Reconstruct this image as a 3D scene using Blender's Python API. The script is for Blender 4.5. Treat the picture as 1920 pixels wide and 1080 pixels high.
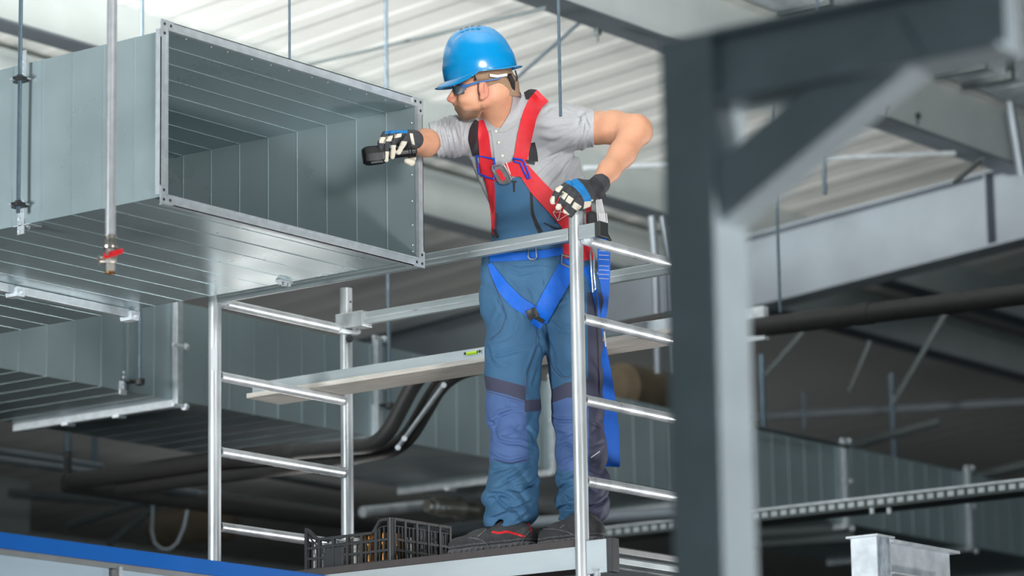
import bpy, math, random
import numpy as np
from mathutils import Vector, Matrix
from mathutils.bvhtree import BVHTree
random.seed(7); np.random.seed(7)
SC = bpy.context.scene
for o in list(bpy.data.objects): bpy.data.objects.remove(o)

# ------------------------------------------------------------------ camera
# world axes: X runs away to the right (ducts, rungs), Y away to the left (scaffold rails), Z up
FPX, PITCH, ROLL, YAW = 6508.0, 0.202594, -0.01622, 0.647709
_cp, _sp = math.cos(PITCH), math.sin(PITCH)
_M = np.array([[math.sin(YAW), math.cos(YAW), 0], [-math.cos(YAW), math.sin(YAW), 0], [0, 0, 1.0]])
_f = np.array([0, _cp, _sp]); _r = np.array([1.0, 0, 0]); _u = np.array([0, -_sp, _cp])
CF = _M @ _f
CR = _M @ (math.cos(ROLL)*_r + math.sin(ROLL)*_u)
CU = _M @ (-math.sin(ROLL)*_r + math.cos(ROLL)*_u)
CC = np.array([0, 0, 1.6])

def P(u, v, d=None, x=None, y=None, z=None):
    """point seen at photo pixel (u, v) on the plane given, in metres"""
    r = CF + CR*(u-960)/FPX - CU*(v-540)/FPX
    if d is not None: t = d
    elif x is not None: t = (x-CC[0])/r[0]
    elif y is not None: t = (y-CC[1])/r[1]
    else: t = (z-CC[2])/r[2]
    return CC + r*t

cam = bpy.data.cameras.new('camera'); camo = bpy.data.objects.new('camera', cam)
SC.collection.objects.link(camo)
mw = Matrix.Identity(4)
for i in range(3):
    mw[i][0], mw[i][1], mw[i][2], mw[i][3] = CR[i], CU[i], -CF[i], CC[i]
camo.matrix_world = mw
cam.sensor_width = 36; cam.lens = 36*FPX/1920
cam.clip_start = .1; cam.clip_end = 200
cam.dof.use_dof = True; cam.dof.focus_distance = 12.75; cam.dof.aperture_fstop = cam.lens/1000/.050
SC.camera = camo

# ------------------------------------------------------------------ light
W = bpy.data.worlds.new('hall_air'); SC.world = W; W.use_nodes = True
W.node_tree.nodes['Background'].inputs[0].default_value = (.54, .69, .76, 1)
W.node_tree.nodes['Background'].inputs[1].default_value = .24

def area(name, loc, target, size, power, col=(1, 1, 1), spread=None):
    l = bpy.data.lights.new(name, 'AREA'); l.energy = power; l.size = size; l.color = col
    if spread: l.spread = spread
    o = bpy.data.objects.new(name, l); SC.collection.objects.link(o)
    o.location = loc
    o.rotation_euler = (Vector(target)-Vector(loc)).to_track_quat('-Z', 'Y').to_euler()
    return o
area('softbox_lamp', (7.0, .2, 3.2), (9.8, 7.9, 4.1), 1.2, 31, (1, .975, .95), 1.9)
area('near_fill', (6.4, -2.0, 1.2), (5.1, 3.4, 3.0), .8, 12, (.95, .98, 1), .7)  # added fill out of frame, brightens the right face of the foreground post
area('roof_fill', (5.5, 2.5, 4.9), (12.0, 9.8, 9.6), 1.4, 240, (1, .99, .97), 1.15)  # unseen light added to brighten the deep roof beam and the roof
area('roof_side_fill', (2.5, 11.2, 4.5), (15.5, 11.0, 6.9), 1.3, 118, (1, .985, .96), .48)  # added beyond the left edge of view to brighten the roof strip
area('far_fill', (22, 18, 2.8), (21, 16, 6), 3.0, 13, (.98, 1, 1), 2.4)  # added below the view to lift the dark far roof
area('side_fill', (2.2, 9.5, 3.6), (9.3, 9.5, 4.5), 1.3, 88, (.94, .985, 1), 1.35)  # unseen fill added for the near side of the open duct
area('back_lamp', (14.6, 5.4, 2.6), (10.2, 8.2, 3.9), 1.0, 24, (1, .99, .98), 1.1)
area('low_fill', (6.9, 3.7, .9), (9.6, 8.3, 4.0), .6, 32, (1, .985, .97), 1.3)  # added low down to brighten rung undersides, blue trim and duct interior
area('rear_lamp', (12.4, 10.75, 3.5), (9.2, 8.4, 4.3), .45, 2.4, (1, .975, .94), 2.2)

SC.view_settings.view_transform = 'Standard'; SC.view_settings.look = 'None'
SC.view_settings.exposure = 0.0; SC.view_settings.gamma = 1.0
SC.view_settings.use_curve_mapping = False

# ------------------------------------------------------------------ helpers
def lin(c):
    return tuple(((x/255)/12.92 if x/255 <= .04045 else ((x/255+.055)/1.055)**2.4) for x in c)

def mat(name, col, rough=.5, metal=0., var=0., scale=8., bump=0., bscale=40., stretch=(1, 1, 1), coat=0., spec=.5,
        rvar=0., wave=None, sub=0., alpha=1., trans=0.):
    m = bpy.data.materials.new(name); m.use_nodes = True
    nt = m.node_tree; b = nt.nodes['Principled BSDF']
    c = lin(col)
    b.inputs['Base Color'].default_value = (*c, 1)
    b.inputs['Roughness'].default_value = rough; b.inputs['Metallic'].default_value = metal
    b.inputs['Coat Weight'].default_value = coat; b.inputs['Coat Roughness'].default_value = .06
    b.inputs['Specular IOR Level'].default_value = spec
    if sub:
        b.inputs['Subsurface Weight'].default_value = sub; b.inputs['Subsurface Radius'].default_value = (.01, .004, .002)
    if trans: b.inputs['Transmission Weight'].default_value = trans
    tc = nt.nodes.new('ShaderNodeTexCoord'); mp = nt.nodes.new('ShaderNodeMapping')
    mp.inputs['Scale'].default_value = stretch
    nt.links.new(tc.outputs['Object'], mp.inputs['Vector'])
    if var or rvar:
        n = nt.nodes.new('ShaderNodeTexNoise'); n.inputs['Scale'].default_value = scale; n.inputs['Detail'].default_value = 5
        nt.links.new(mp.outputs[0], n.inputs['Vector'])
        if var:
            mx = nt.nodes.new('ShaderNodeMix'); mx.data_type = 'RGBA'
            rg = nt.nodes.new('ShaderNodeMapRange'); rg.inputs[1].default_value = .3; rg.inputs[2].default_value = .7
            nt.links.new(n.outputs['Fac'], rg.inputs[0]); nt.links.new(rg.outputs[0], mx.inputs['Factor'])
            mx.inputs['A'].default_value = (*[x*(1-var) for x in c], 1)
            mx.inputs['B'].default_value = (*[min(1, x*(1+var)) for x in c], 1)
            nt.links.new(mx.outputs['Result'], b.inputs['Base Color'])
        if rvar:
            r2 = nt.nodes.new('ShaderNodeMapRange'); r2.inputs[1].default_value = .3; r2.inputs[2].default_value = .7
            r2.inputs[3].default_value = max(.05, rough-rvar); r2.inputs[4].default_value = min(1, rough+rvar)
            nt.links.new(n.outputs['Fac'], r2.inputs[0]); nt.links.new(r2.outputs[0], b.inputs['Roughness'])
    if bump:
        bp = nt.nodes.new('ShaderNodeBump'); bp.inputs['Strength'].default_value = 1; bp.inputs['Distance'].default_value = bump
        if wave:
            t = nt.nodes.new('ShaderNodeTexWave'); t.bands_direction = wave; t.inputs['Scale'].default_value = bscale
            t.inputs['Distortion'].default_value = .3; o = t.outputs['Fac']
        else:
            t = nt.nodes.new('ShaderNodeTexNoise'); t.inputs['Scale'].default_value = bscale; t.inputs['Detail'].default_value = 4
            o = t.outputs['Fac']
        nt.links.new(mp.outputs[0], t.inputs['Vector'])
        nt.links.new(o, bp.inputs['Height']); nt.links.new(bp.outputs[0], b.inputs['Normal'])
    return m

M = {}
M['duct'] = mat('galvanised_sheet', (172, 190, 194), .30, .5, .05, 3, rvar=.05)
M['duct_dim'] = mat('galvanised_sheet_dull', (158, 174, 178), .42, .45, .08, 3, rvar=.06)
M['flange'] = mat('flange_steel', (190, 199, 204), .42, .45, .12, 30)
M['alu'] = mat('scaffold_aluminium', (206, 211, 214), .36, .5, .14, 14, .0006, 60, (1, 1, .25), rvar=.1)
M['alu_rail'] = mat('rail_aluminium', (182, 191, 194), .45, .7, .08, 10, .0004, 50, (1, .2, 1), rvar=.08)
M['pipe'] = mat('bright_pipe_steel', (226, 229, 233), .28, .55, .08, 30)
M['galv'] = mat('galvanised_steel', (212, 220, 226), .45, .3, .22, 16, .0008, 30)
M['zinc'] = mat('zinc_rod', (120, 140, 155), .4, .8, .1, 40, .0006, 160, (1, 1, 1), wave='Z')
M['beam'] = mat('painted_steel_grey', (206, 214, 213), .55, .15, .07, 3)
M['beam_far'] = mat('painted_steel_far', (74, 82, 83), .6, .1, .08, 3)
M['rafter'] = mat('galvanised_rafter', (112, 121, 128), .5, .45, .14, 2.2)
M['post'] = mat('dark_primed_steel', (196, 206, 210), .45, .3, .10, 6)
M['roof'] = mat('white_roof_sheet', (232, 234, 230), .6, 0, .02, 1)
M['black'] = mat('black_insulation', (40, 40, 40), .55, 0, .15, 30)
M['blackpl'] = mat('black_plastic', (48, 50, 52), .42, 0, .1, 30)
M['dark'] = mat('dark_bracket_rubber', (45, 48, 50), .6)
M['concrete'] = mat('concrete_floor', (70, 72, 72), .7, 0, .15, 1)
M['wall'] = mat('wall_panel', (112, 118, 118), .6, 0, .05, 1)
M['blue_trim'] = mat('blue_coated_trim', (0, 92, 178), .3, 0, .03, 6)
M['glass_panel'] = mat('pale_blue_panel', (170, 190, 204), .3, .1, .04, 3)
M['trim'] = mat('grey_trim', (150, 152, 152), .4, .6, .08, 10)
M['brass'] = mat('brass', (196, 140, 86), .3, .9)
M['nickel'] = mat('nickel_valve', (205, 200, 190), .28, .85, .15, 60)
M['red'] = mat('red_plastic', (225, 36, 44), .35)
M['ply'] = mat('dark_deck_plywood', (70, 64, 64), .6, 0, .1, 20)
M['wood'] = mat('weathered_board', (190, 186, 178), .7, 0, .18, 12, .0006, 40, (6, .6, 6))
M['vial'] = mat('green_vial', (190, 230, 60), .2)
M['white'] = mat('white_plastic', (225, 226, 222), .45)
M['sticker'] = mat('paper_sticker', (200, 205, 208), .6)

class MB:
    def __init__(s): s.v = []; s.f = []; s.mi = []; s.cur = 0
    def add(s, vs, fs):
        b = len(s.v); s.v += [tuple(map(float, p)) for p in vs]
        for f in fs: s.f.append(tuple(b+i for i in f)); s.mi.append(s.cur)
    def box(s, x0, x1, y0, y1, z0, z1):
        s.add([(x, y, z) for z in (z0, z1) for y in (y0, y1) for x in (x0, x1)],
              [(0, 2, 3, 1), (4, 5, 7, 6), (0, 1, 5, 4), (2, 6, 7, 3), (0, 4, 6, 2), (1, 3, 7, 5)])
        return s
    def obox(s, c, ax, ay, az):
        c, ax, ay, az = [np.array(t, float) for t in (c, ax, ay, az)]
        s.add([c+i*ax+j*ay+k*az for k in (-1, 1) for j in (-1, 1) for i in (-1, 1)],
              [(0, 2, 3, 1), (4, 5, 7, 6), (0, 1, 5, 4), (2, 6, 7, 3), (0, 4, 6, 2), (1, 3, 7, 5)])
        return s
    def bar(s, a, b, w, h, up=(0, 0, 1)):
        a, b = np.array(a, float), np.array(b, float); d = b-a; L = np.linalg.norm(d); d /= L
        up = np.array(up, float); sd = np.cross(d, up); sd /= np.linalg.norm(sd); up = np.cross(sd, d)
        return s.obox((a+b)/2, d*L/2, sd*w/2, up*h/2)
    def poly(s, pts, rs, n=14, caps=True, closed=False):
        """tube along points with radii"""
        pts = [np.array(p, float) for p in pts]
        if not hasattr(rs, '__len__'): rs = [rs]*len(pts)
        N = len(pts); b = len(s.v); prev = None
        for i, p in enumerate(pts):
            if closed: t = pts[(i+1) % N]-pts[i-1]
            else: t = pts[min(i+1, N-1)]-pts[max(i-1, 0)]
            t /= np.linalg.norm(t)
            if prev is None:
                a = np.array([0, 0, 1.]) if abs(t[2]) < .9 else np.array([1., 0, 0])
                e = np.cross(t, a)
            else: e = prev-t*(prev@t)
            e /= np.linalg.norm(e); g = np.cross(t, e); prev = e
            for k in range(n):
                q = 2*math.pi*k/n
                s.v.append(tuple(p+rs[i]*(math.cos(q)*e+math.sin(q)*g)))
        for i in range(N if closed else N-1):
            for k in range(n):
                a0 = b+i*n+k; a1 = b+i*n+(k+1) % n; c0 = b+((i+1) % N)*n+k; c1 = b+((i+1) % N)*n+(k+1) % n
                s.f.append((a0, a1, c1, c0)); s.mi.append(s.cur)
        if caps and not closed:
            s.f.append(tuple(b+k for k in range(n))[::-1]); s.mi.append(s.cur)
            s.f.append(tuple(b+(N-1)*n+k for k in range(n))); s.mi.append(s.cur)
        return s
    def tube(s, a, b, r, n=14, ri=None):
        if ri is None: return s.poly([a, b], r, n)
        a, b = np.array(a, float), np.array(b, float)
        return s.poly([a, b, b, a, a], [r, r, ri, ri, r], n, caps=False) if False else s._hollow(a, b, r, ri, n)
    def _hollow(s, a, b, r, ri, n):
        d = b-a; d /= np.linalg.norm(d); h = np.array([0, 0, 1.]) if abs(d[2]) < .9 else np.array([1., 0, 0])
        e = np.cross(d, h); e /= np.linalg.norm(e); g = np.cross(d, e); B = len(s.v)
        for p, rr in ((a, r), (b, r), (b, ri), (a, ri)):
            for k in range(n):
                q = 2*math.pi*k/n; s.v.append(tuple(p+rr*(math.cos(q)*e+math.sin(q)*g)))
        for j in range(4):
            for k in range(n):
                s.f.append((B+j*n+k, B+j*n+(k+1) % n, B+((j+1) % 4)*n+(k+1) % n, B+((j+1) % 4)*n+k)); s.mi.append(s.cur)
        return s
    def extrude(s, prof, a, b, e1, e2):
        """closed 2-D profile [(p,q)...] swept from a to b; e1,e2 unit axes"""
        a, b, e1, e2 = [np.array(t, float) for t in (a, b, e1, e2)]; n = len(prof)
        vs = [a+p*e1+q*e2 for p, q in prof]+[b+p*e1+q*e2 for p, q in prof]
        s.add(vs, [(k, (k+1) % n, n+(k+1) % n, n+k) for k in range(n)]+[tuple(range(n))[::-1], tuple(range(n, 2*n))])
        return s
    def ibeam(s, a, b, h, w, tw, tf, up=(0, 0, 1)):
        a, b = np.array(a, float), np.array(b, float); d = b-a; d /= np.linalg.norm(d)
        up = np.array(up, float); sd = np.cross(d, up); sd /= np.linalg.norm(sd); up = np.cross(sd, d)
        H, Wd, t = h/2, w/2, tw/2
        pr = [(-Wd, -H), (Wd, -H), (Wd, -H+tf), (t, -H+tf), (t, H-tf), (Wd, H-tf), (Wd, H), (-Wd, H), (-Wd, H-tf), (-t, H-tf), (-t, -H+tf), (-Wd, -H+tf)]
        return s.extrude(pr, a, b, sd, up)
    def lathe(s, c, ax, prof, n=20):
        c, ax = np.array(c, float), np.array(ax, float); ax /= np.linalg.norm(ax)
        return s.poly([c+ax*h for h, r in prof], [max(r, 1e-4) for h, r in prof], n)
    def build(s, name, m, parent=None, smooth=35, bevel=0.):
        me = bpy.data.meshes.new(name); me.from_pydata(s.v, [], s.f)
        ms = m if isinstance(m, (list, tuple)) else [m]
        for q in ms: me.materials.append(M[q] if isinstance(q, str) else q)
        if len(ms) > 1: me.polygons.foreach_set('material_index', s.mi)
        me.update()
        return link(name, me, parent, smooth, bevel)

EMP = {}
def link(name, me, parent=None, smooth=35, bevel=0.):
    o = bpy.data.objects.new(name, me); SC.collection.objects.link(o)
    if smooth:
        me.polygons.foreach_set('use_smooth', [True]*len(me.polygons)); me.set_sharp_from_angle(angle=math.radians(smooth))
    if bevel:
        b = o.modifiers.new('bevel', 'BEVEL'); b.width = bevel; b.segments = 2; b.limit_method = 'ANGLE'; b.harden_normals = True
    if parent is not None:
        o.parent = parent
        if parent.name in EMP: o.matrix_parent_inverse = Matrix.Translation(-Vector(EMP[parent.name]))
    return o

def tag(o, label=None, cat=None, group=None, kind=None):
    if label: o['label'] = label
    if cat: o['category'] = cat
    if group: o['group'] = group
    if kind: o['kind'] = kind
    return o

def thing(name, label, cat, loc, group=None, kind=None):
    o = bpy.data.objects.new(name, None); SC.collection.objects.link(o); o.empty_display_size = .1
    o.location = [float(t) for t in loc]; EMP[o.name] = tuple(float(t) for t in loc)
    return tag(o, label, cat, group, kind)

def hexnut(mb, c, ax, r, h):
    c = np.array(c, float); ax = np.array(ax, float); ax /= np.linalg.norm(ax)
    mb.poly([c-ax*h/2, c+ax*h/2], r, 6)
X_, Y_, Z_ = np.array([1., 0, 0]), np.array([0, 1., 0]), np.array([0, 0, 1.])
# ------------------------------------------------------------------ hall shell
tag(MB().box(-6, 48, -8, 48, -.1, 0).build('floor', 'concrete'), kind='structure')
RK = .088                                     # roof falls this much per metre of Y
def roof_z(y): return 6.80 - RK*(y-9.84)
roof = thing('ceiling', 'white ribbed roof liner sheets above the purlins', None, (20, 20, roof_z(20)), kind='structure')
del roof['label']
def roof_sheet(x0, x1, y0, y1, mk='roof', z=None):
    mb = MB(); prof = []; n = 3; p = (x1-x0)/n
    z = z or roof_z
    for i in range(n):
        a = x0+i*p
        prof += [(a, 0), (a+p*.30, 0), (a+p*.42, .003), (a+p*.88, .003)]
    prof += [(x1-.002, 0)]
    prof = prof+[(q[0], q[1]+.006) for q in prof[::-1]]
    nn = len(prof)
    vs = [(q[0], y0, z(y0)+q[1]) for q in prof]+[(q[0], y1, z(y1)+q[1]) for q in prof]
    mb.add(vs, [(k, (k+1) % nn, nn+(k+1) % nn, nn+k) for k in range(nn)])
    return mb
for i in range(-4, 44):
    roof_sheet(i, i+1, 9.76, 40).build('roof_sheet', 'roof', roof, smooth=0)
    roof_sheet(i, i+1, -3, 9.76, z=lambda y: roof_z(y)+1.3).build('roof_sheet', 'roof', roof, smooth=0)
    MB().box(i+.003, i+.997, 9.755, 9.765, roof_z(9.76)+.002, roof_z(9.76)+1.32).build('fascia_sheet', 'roof', roof, smooth=0)
# far walls, built of tall metal wall panels
for nm, ax in (('wall_back', 0), ('wall_right', 1)):
    w = thing(nm, None, None, (20, 38, 0) if ax == 0 else (46, 20, 0), kind='structure')
    for i in range(44):
        if ax == 0: MB().box(i+.01, i+.99, 39.9, 40, 0, 7).build('wall_panel', 'wall', w, smooth=0)
        else: MB().box(45.9, 46, i-4+.01, i-4+.99, 0, 8).build('wall_panel', 'wall', w, smooth=0)

# ------------------------------------------------------------------ roof steel
GY = 9.842
def purlin(y, zb, h, x0, x1, label, mk='beam', w=.16):
    t = thing('roof_purlin', label, 'steel beam', (x0, y, zb), 'roof purlins')
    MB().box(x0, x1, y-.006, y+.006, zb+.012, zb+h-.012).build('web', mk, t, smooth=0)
    MB().box(x0, x1, y-w/2, y+w/2, zb, zb+.014).build('flange', 'rafter', t, smooth=0, bevel=.003)  # lower flange coloured darker to stand for the shade under the beam
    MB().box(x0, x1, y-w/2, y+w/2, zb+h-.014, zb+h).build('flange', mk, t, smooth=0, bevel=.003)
    return t
g1 = purlin(GY+.0, 6.44, .40, 2, 30, 'deep light grey roof beam crossing above the blue helmet towards the right edge', 'beam', .18)
for u in (1120, 1660, 1720):
    p = P(u, 60 if u < 1200 else 150+(u-1660)*.33+48, y=GY-.01)
    mb = MB()
    hexnut(mb, p, Y_, .02, .03); mb.tube(p-Z_*.05, p+Z_*.0, .006)
    mb.build('beam_clip', 'beam_far', g1)
purlin(11.90, 6.33, .34, 2, 30, 'second roof beam back, dark underside seen behind the bare elbow', 'beam')
purlin(12.72, 6.215, .30, 2, 26, 'third roof beam back, dark underside beside the open duct corner', 'beam')
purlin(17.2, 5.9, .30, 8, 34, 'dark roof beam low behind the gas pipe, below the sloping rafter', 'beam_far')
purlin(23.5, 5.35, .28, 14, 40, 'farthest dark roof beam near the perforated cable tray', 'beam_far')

RX = 18.135
def rafter(x, a, b, h, label, mk, w=.2, name='roof_rafter'):
    t = thing(name, label, 'steel beam', (x, (a[1]+b[1])/2, (a[2]+b[2])/2))
    a, b = np.array(a), np.array(b); d = (b-a)/np.linalg.norm(b-a); up = np.cross(X_, d); up *= np.sign(up[2])
    mb = MB(); mb.bar(a-up*h/2, b-up*h/2, .012, h-.03, up); mb.build('web', mk, t, smooth=0)
    for q in (-.009, -h+.009):
        MB().bar(a+up*q, b+up*q, w, .018, up).build('flange', mk, t, smooth=0, bevel=.003)
    return t, up
r1, rup = rafter(RX, (RX, 3.0, 7.05), (RX, 15.2, 6.055), .47, 'massive pale rafter sloping behind the dark foreground post', 'rafter')
for yy in (10.05, 14.9):
    mb = MB(); zt = 7.05-(yy-3)*(7.05-6.055)/12.2
    mb.box(RX-.1, RX+.1, yy-.006, yy+.006, zt-.45, zt-.02); mb.build('stiffener', 'rafter', r1, smooth=0)
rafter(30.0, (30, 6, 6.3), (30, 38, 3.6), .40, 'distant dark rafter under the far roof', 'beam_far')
# dark braces between the far purlins
def rod(name, pts, r, mk, label, cat, group=None, n=8):
    o = MB().poly(pts, r, n).build(name, mk)
    return tag(o, label, cat, group)
rod('brace_rod', [P(1506, 622, d=21.9), P(1425, 715, d=21.9)], .016, 'beam_far', 'far diagonal brace rod just right of the foreground post', 'brace')
rod('brace_rod', [P(1632, 640, d=21.9), P(1592, 735, d=21.9)], .014, 'beam_far', 'far diagonal brace rod, middle of the three below the gas pipe', 'brace')
rod('brace_rod', [P(1775, 585, d=21.9), P(1676, 755, d=21.9)], .018, 'beam_far', 'long far diagonal brace rod crossing the dark roof beam', 'brace')
rod('brace_rod', [P(1842, 298, d=18.2), P(1790, 342, d=18.6)], .014, 'beam_far', 'short diagonal brace behind the rafter at upper right', 'brace')
rod('brace_rod', [P(1094, 36, d=17.6), P(960, 154, d=18.6)], .009, 'zinc', 'thin diagonal wire brace rising from behind the helmet to the deep roof beam', 'brace')
rod('stay_rod', [P(575, 122, d=18.2), P(1026, 14, d=17.0)], .010, 'beam_far', 'thin stay rod under the white roof passing behind the blue helmet', 'rod')
rod('conduit', [P(-30, 24, d=18.5), P(480, 7, d=18.6), P(950, -8, d=18.7)], .012, 'beam_far', 'thin conduit along the very top of the white roof', 'pipe')
rod('conduit', [P(1095, 315, d=19.5), P(1790, 287, d=20.2)], .015, 'flange', 'thin white tube crossing behind the bare elbow and the steel brace', 'pipe')
rod('conduit', [P(1400, 782, d=25), P(1940, 752, d=25)], .028, 'rafter', 'grey tube crossing the dark far roof at lower right', 'pipe')
rod('conduit', [P(735, 612, d=23), P(930, 552, d=22.5)], .02, 'rafter', 'slim tube just under the back guard rail', 'pipe')

# ------------------------------------------------------------------ galvanised duct with open end
DX0, DX1, DZ0, DZ1, DY = 8.335, 9.685, 4.262, 4.838, 7.753
duct = thing('air_duct', 'big open-ended rectangular galvanised air duct the man is lighting into', 'air duct', ((DX0+DX1)/2, DY, DZ0))
PW = .1455; T = .0025
def seam(mb, a, b, nrm):
    a, b, nrm = np.array(a), np.array(b), np.array(nrm, float)
    mb.bar(a, b, .0055, .0055, nrm)
NP = 19
for i in range(NP):
    y0 = DY+.004+i*PW; y1 = y0+PW-.0016; k = 1 if i % 2 else -1
    b = .0022*k
    for side, (xa, na) in enumerate(((DX0, 1), (DX1, -1))):
        mb = MB(); s = -na
        mb.add([(xa, y0, DZ0), (xa, y1, DZ0), (xa, y1, DZ1), (xa, y0, DZ1), (xa+b, (y0+y1)/2, (DZ0+DZ1)/2)],
               [(0, 1, 4), (1, 2, 4), (2, 3, 4), (3, 0, 4)])
        mb.box(xa-.0016, xa+.0016, y1-.002, y1+.002, DZ0, DZ1)
        mb.build('sheet_panel', 'duct', duct, smooth=12)
    for za in (DZ0, DZ1):
        mb = MB()
        mb.add([(DX0, y0, za), (DX1, y0, za), (DX1, y1, za), (DX0, y1, za), ((DX0+DX1)/2, (y0+y1)/2, za+b)],
               [(0, 1, 4), (1, 2, 4), (2, 3, 4), (3, 0, 4)])
        mb.box(DX0, DX1, y1-.002, y1+.002, za-.0016, za+.0016)
        mb.build('sheet_panel', 'duct', duct, smooth=12)
def flange_ring(par, y, x0, x1, z0, z1, w=.03, t=.022, mk='flange', corner=True):
    for (a, b) in (((x0-w, z0-w), (x1+w, z0)), ((x0-w, z1), (x1+w, z1+w))):
        mb = MB(); mb.box(a[0]+.02, b[0]-.02, y-.0015, y+.0015, a[1], b[1])
        e = a[1] if a[1] < z0 else b[1]
        s = 1 if a[1] < z0 else -1
        mb.box(a[0]+.02, b[0]-.02, y-.0015, y+t, min(e, e+s*.003), max(e, e+s*.003))
        q = z0 if a[1] < z0 else z1
        mb.box(a[0]+.03, b[0]-.03, y-.006, y+.01, q-.003, q+.003)
        mb.build('flange_bar', mk, par, smooth=0)
    for xx, s in ((x0, -1), (x1, 1)):
        mb = MB(); xa, xb = sorted((xx, xx+s*w)); e = xx+s*w
        mb.box(xa, xb, y-.0015, y+.0015, z0, z1)
        xq = sorted((e, e-s*.003)); mb.box(xq[0], xq[1], y-.0015, y+t, z0, z1)
        mb.box(xx-.003, xx+.003, y-.006, y+.01, z0, z1)
        mb.build('flange_bar', mk, par, smooth=0)
    if corner:
        for cx, sx in ((x0, -1), (x1, 1)):
            for cz, sz in ((z0, -1), (z1, 1)):
                mb = MB(); xa = sorted((cx+sx*w*1.05, cx-sx*.03)); za = sorted((cz, cz+sz*w*1.05))
                mb.box(xa[0], xa[1], y-.004, y-.001, za[0], za[1])
                xa = sorted((cx, cx+sx*w*1.05)); za = sorted((cz+sz*.0, cz-sz*.03))
                mb.box(xa[0], xa[1], y-.004, y-.001, za[0], za[1])
                c = mb.build('corner_plate', mk, par, smooth=0)
                hb = MB()
                for q in ((cx+sx*w*.5, cz+sz*w*.55), (cx-sx*.016, cz+sz*w*.5), (cx+sx*w*.5, cz-sz*.016)):
                    hb.tube((q[0], y-.0052, q[1]), (q[0], y-.003, q[1]), .0055, 10)
                hb.build('bolt_hole', 'dark', c)
flange_ring(duct, DY, DX0, DX1, DZ0, DZ1)
fl2y = 9.19
for mb_, nm in ((MB().box(DX0-.03, DX1+.035, fl2y-.012, fl2y+.016, DZ0-.034, DZ0), 'joint_flange'),
                (MB().box(DX0-.03, DX0, fl2y-.012, fl2y+.016, DZ0, DZ1+.03), 'joint_flange'),
                (MB().box(DX1, DX1+.03, fl2y-.012, fl2y+.016, DZ0, DZ1+.03), 'joint_flange')):
    mb_.build(nm, 'flange', duct, smooth=0, bevel=.003)
for xx in (DX0+.25, DX0+.72, DX1-.01):
    mb = MB(); mb.box(xx-.02, xx+.02, fl2y-.03, fl2y+.03, DZ0-.045, DZ0-.01); mb.tube((xx, fl2y-.045, DZ0-.03), (xx, fl2y+.045, DZ0-.03), .008, 8)
    mb.build('joint_clamp', 'galv', duct, smooth=30)
mb = MB()      # rivets just inside the mouth
for i in range(13):
    xx = DX0+.03+i*(DX1-DX0-.06)/12+random.uniform(-.02, .02)
    mb.lathe((xx, DY+.026, DZ1-.002), (0, 0, -1), [(0, .0045), (.002, .003), (.0035, .001)], 8)
for z in (DZ1-.06, DZ1-.21, DZ0+.32, DZ0+.22, DZ0+.13, DZ0+.055, DZ0+.03):
    mb.lathe((DX1-.003, DY+.026, z), (-1, 0, 0), [(0, .0045), (.002, .003), (.0035, .001)], 8)
r = mb.build('rivets', 'flange', duct); r['kind'] = 'stuff'
mb = MB()      # tie bolts hanging inside
for (u, v) in ((521, 246), (531, 240)):
    p = P(u, v+12, y=9.2); mb.tube(p, p+Z_*.05, .003, 6); 
    mb.tube(p, p+np.array([.03, 0, .004]), .003, 6)
p = P(532, 262, y=9.2); mb.tube(p, p+np.array([.04, -.01, .012]), .003, 6); mb.tube(p-Z_*.02, p+np.array([.035, 0, -.012]), .003, 6)
mb.build('tie_wire', 'flange', duct)
mb = MB(); c = P(533, 528, z=DZ0-.003)
mb.box(c[0]-.035, c[0]+.035, c[1]-.012, c[1]+.012, DZ0-.008, DZ0-.001)
hexnut(mb, c-Z_*.01, Z_, .012, .012); hexnut(mb, c-Z_*.01+X_*.025, Z_, .009, .01); hexnut(mb, c-Z_*.01-X_*.025, Z_, .009, .01)
mb.build('bottom_bolt_plate', 'flange', duct)

# hanger: threaded rod with rubber-lined brackets screwed to the near side of the duct
RXH = DX0-.045
p0 = P(36, 250, x=RXH)
hang = thing('duct_hanger', 'threaded rod with two dark rubber brackets on the near side of the open duct', 'hanger', (p0[0], p0[1], DZ0))
MB().tube((RXH, p0[1], DZ0+.03), (RXH, p0[1], 6.75), .0075, 10).build('threaded_rod', 'zinc', hang)
for v, s in ((145, 1), (380, -1)):
    z = P(36, v, x=RXH)[2]; br = MB()
    br.box(DX0-.004, DX0-.0005, p0[1]+.012, p0[1]+.045, z+(.0 if s > 0 else -.10), z+(.11 if s > 0 else .02))
    br.box(DX0-.05, DX0-.003, p0[1]-.012, p0[1]+.045, z-.003, z+.002)
    b = br.build('bracket', 'flange', hang, smooth=0)
    gb = MB(); gb.lathe((RXH, p0[1], z-.013), Z_, [(0, .011), (.003, .017), (.007, .017), (.008, .026), (.012, .026), (.013, .014), (.02, .012)], 14)
    gb.box(DX0-.03, DX0-.004, p0[1]-.005, p0[1]+.05, z-.009, z-.003)
    gb.build('rubber_grommet', 'dark', b)
    nb = MB()
    for q in range(4):
        hexnut(nb, (DX0-.007, p0[1]+.03+(.004 if q % 2 else -.003), z+s*(.025+q*.022)), X_, .006, .006)
    nb.build('screw', 'galv', b)
mb = MB(); mb.box(DX0-.01, DX0+.05, p0[1]-.02, p0[1]+.06, DZ0-.006, DZ0-.002)
for q in range(2): mb.lathe((DX0+.012+q*.02, p0[1]+.01+q*.02, DZ0-.012), Z_, [(0, .003), (.004, .009), (.008, .009)], 10)
mb.build('corner_angle', 'flange', hang)

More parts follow.
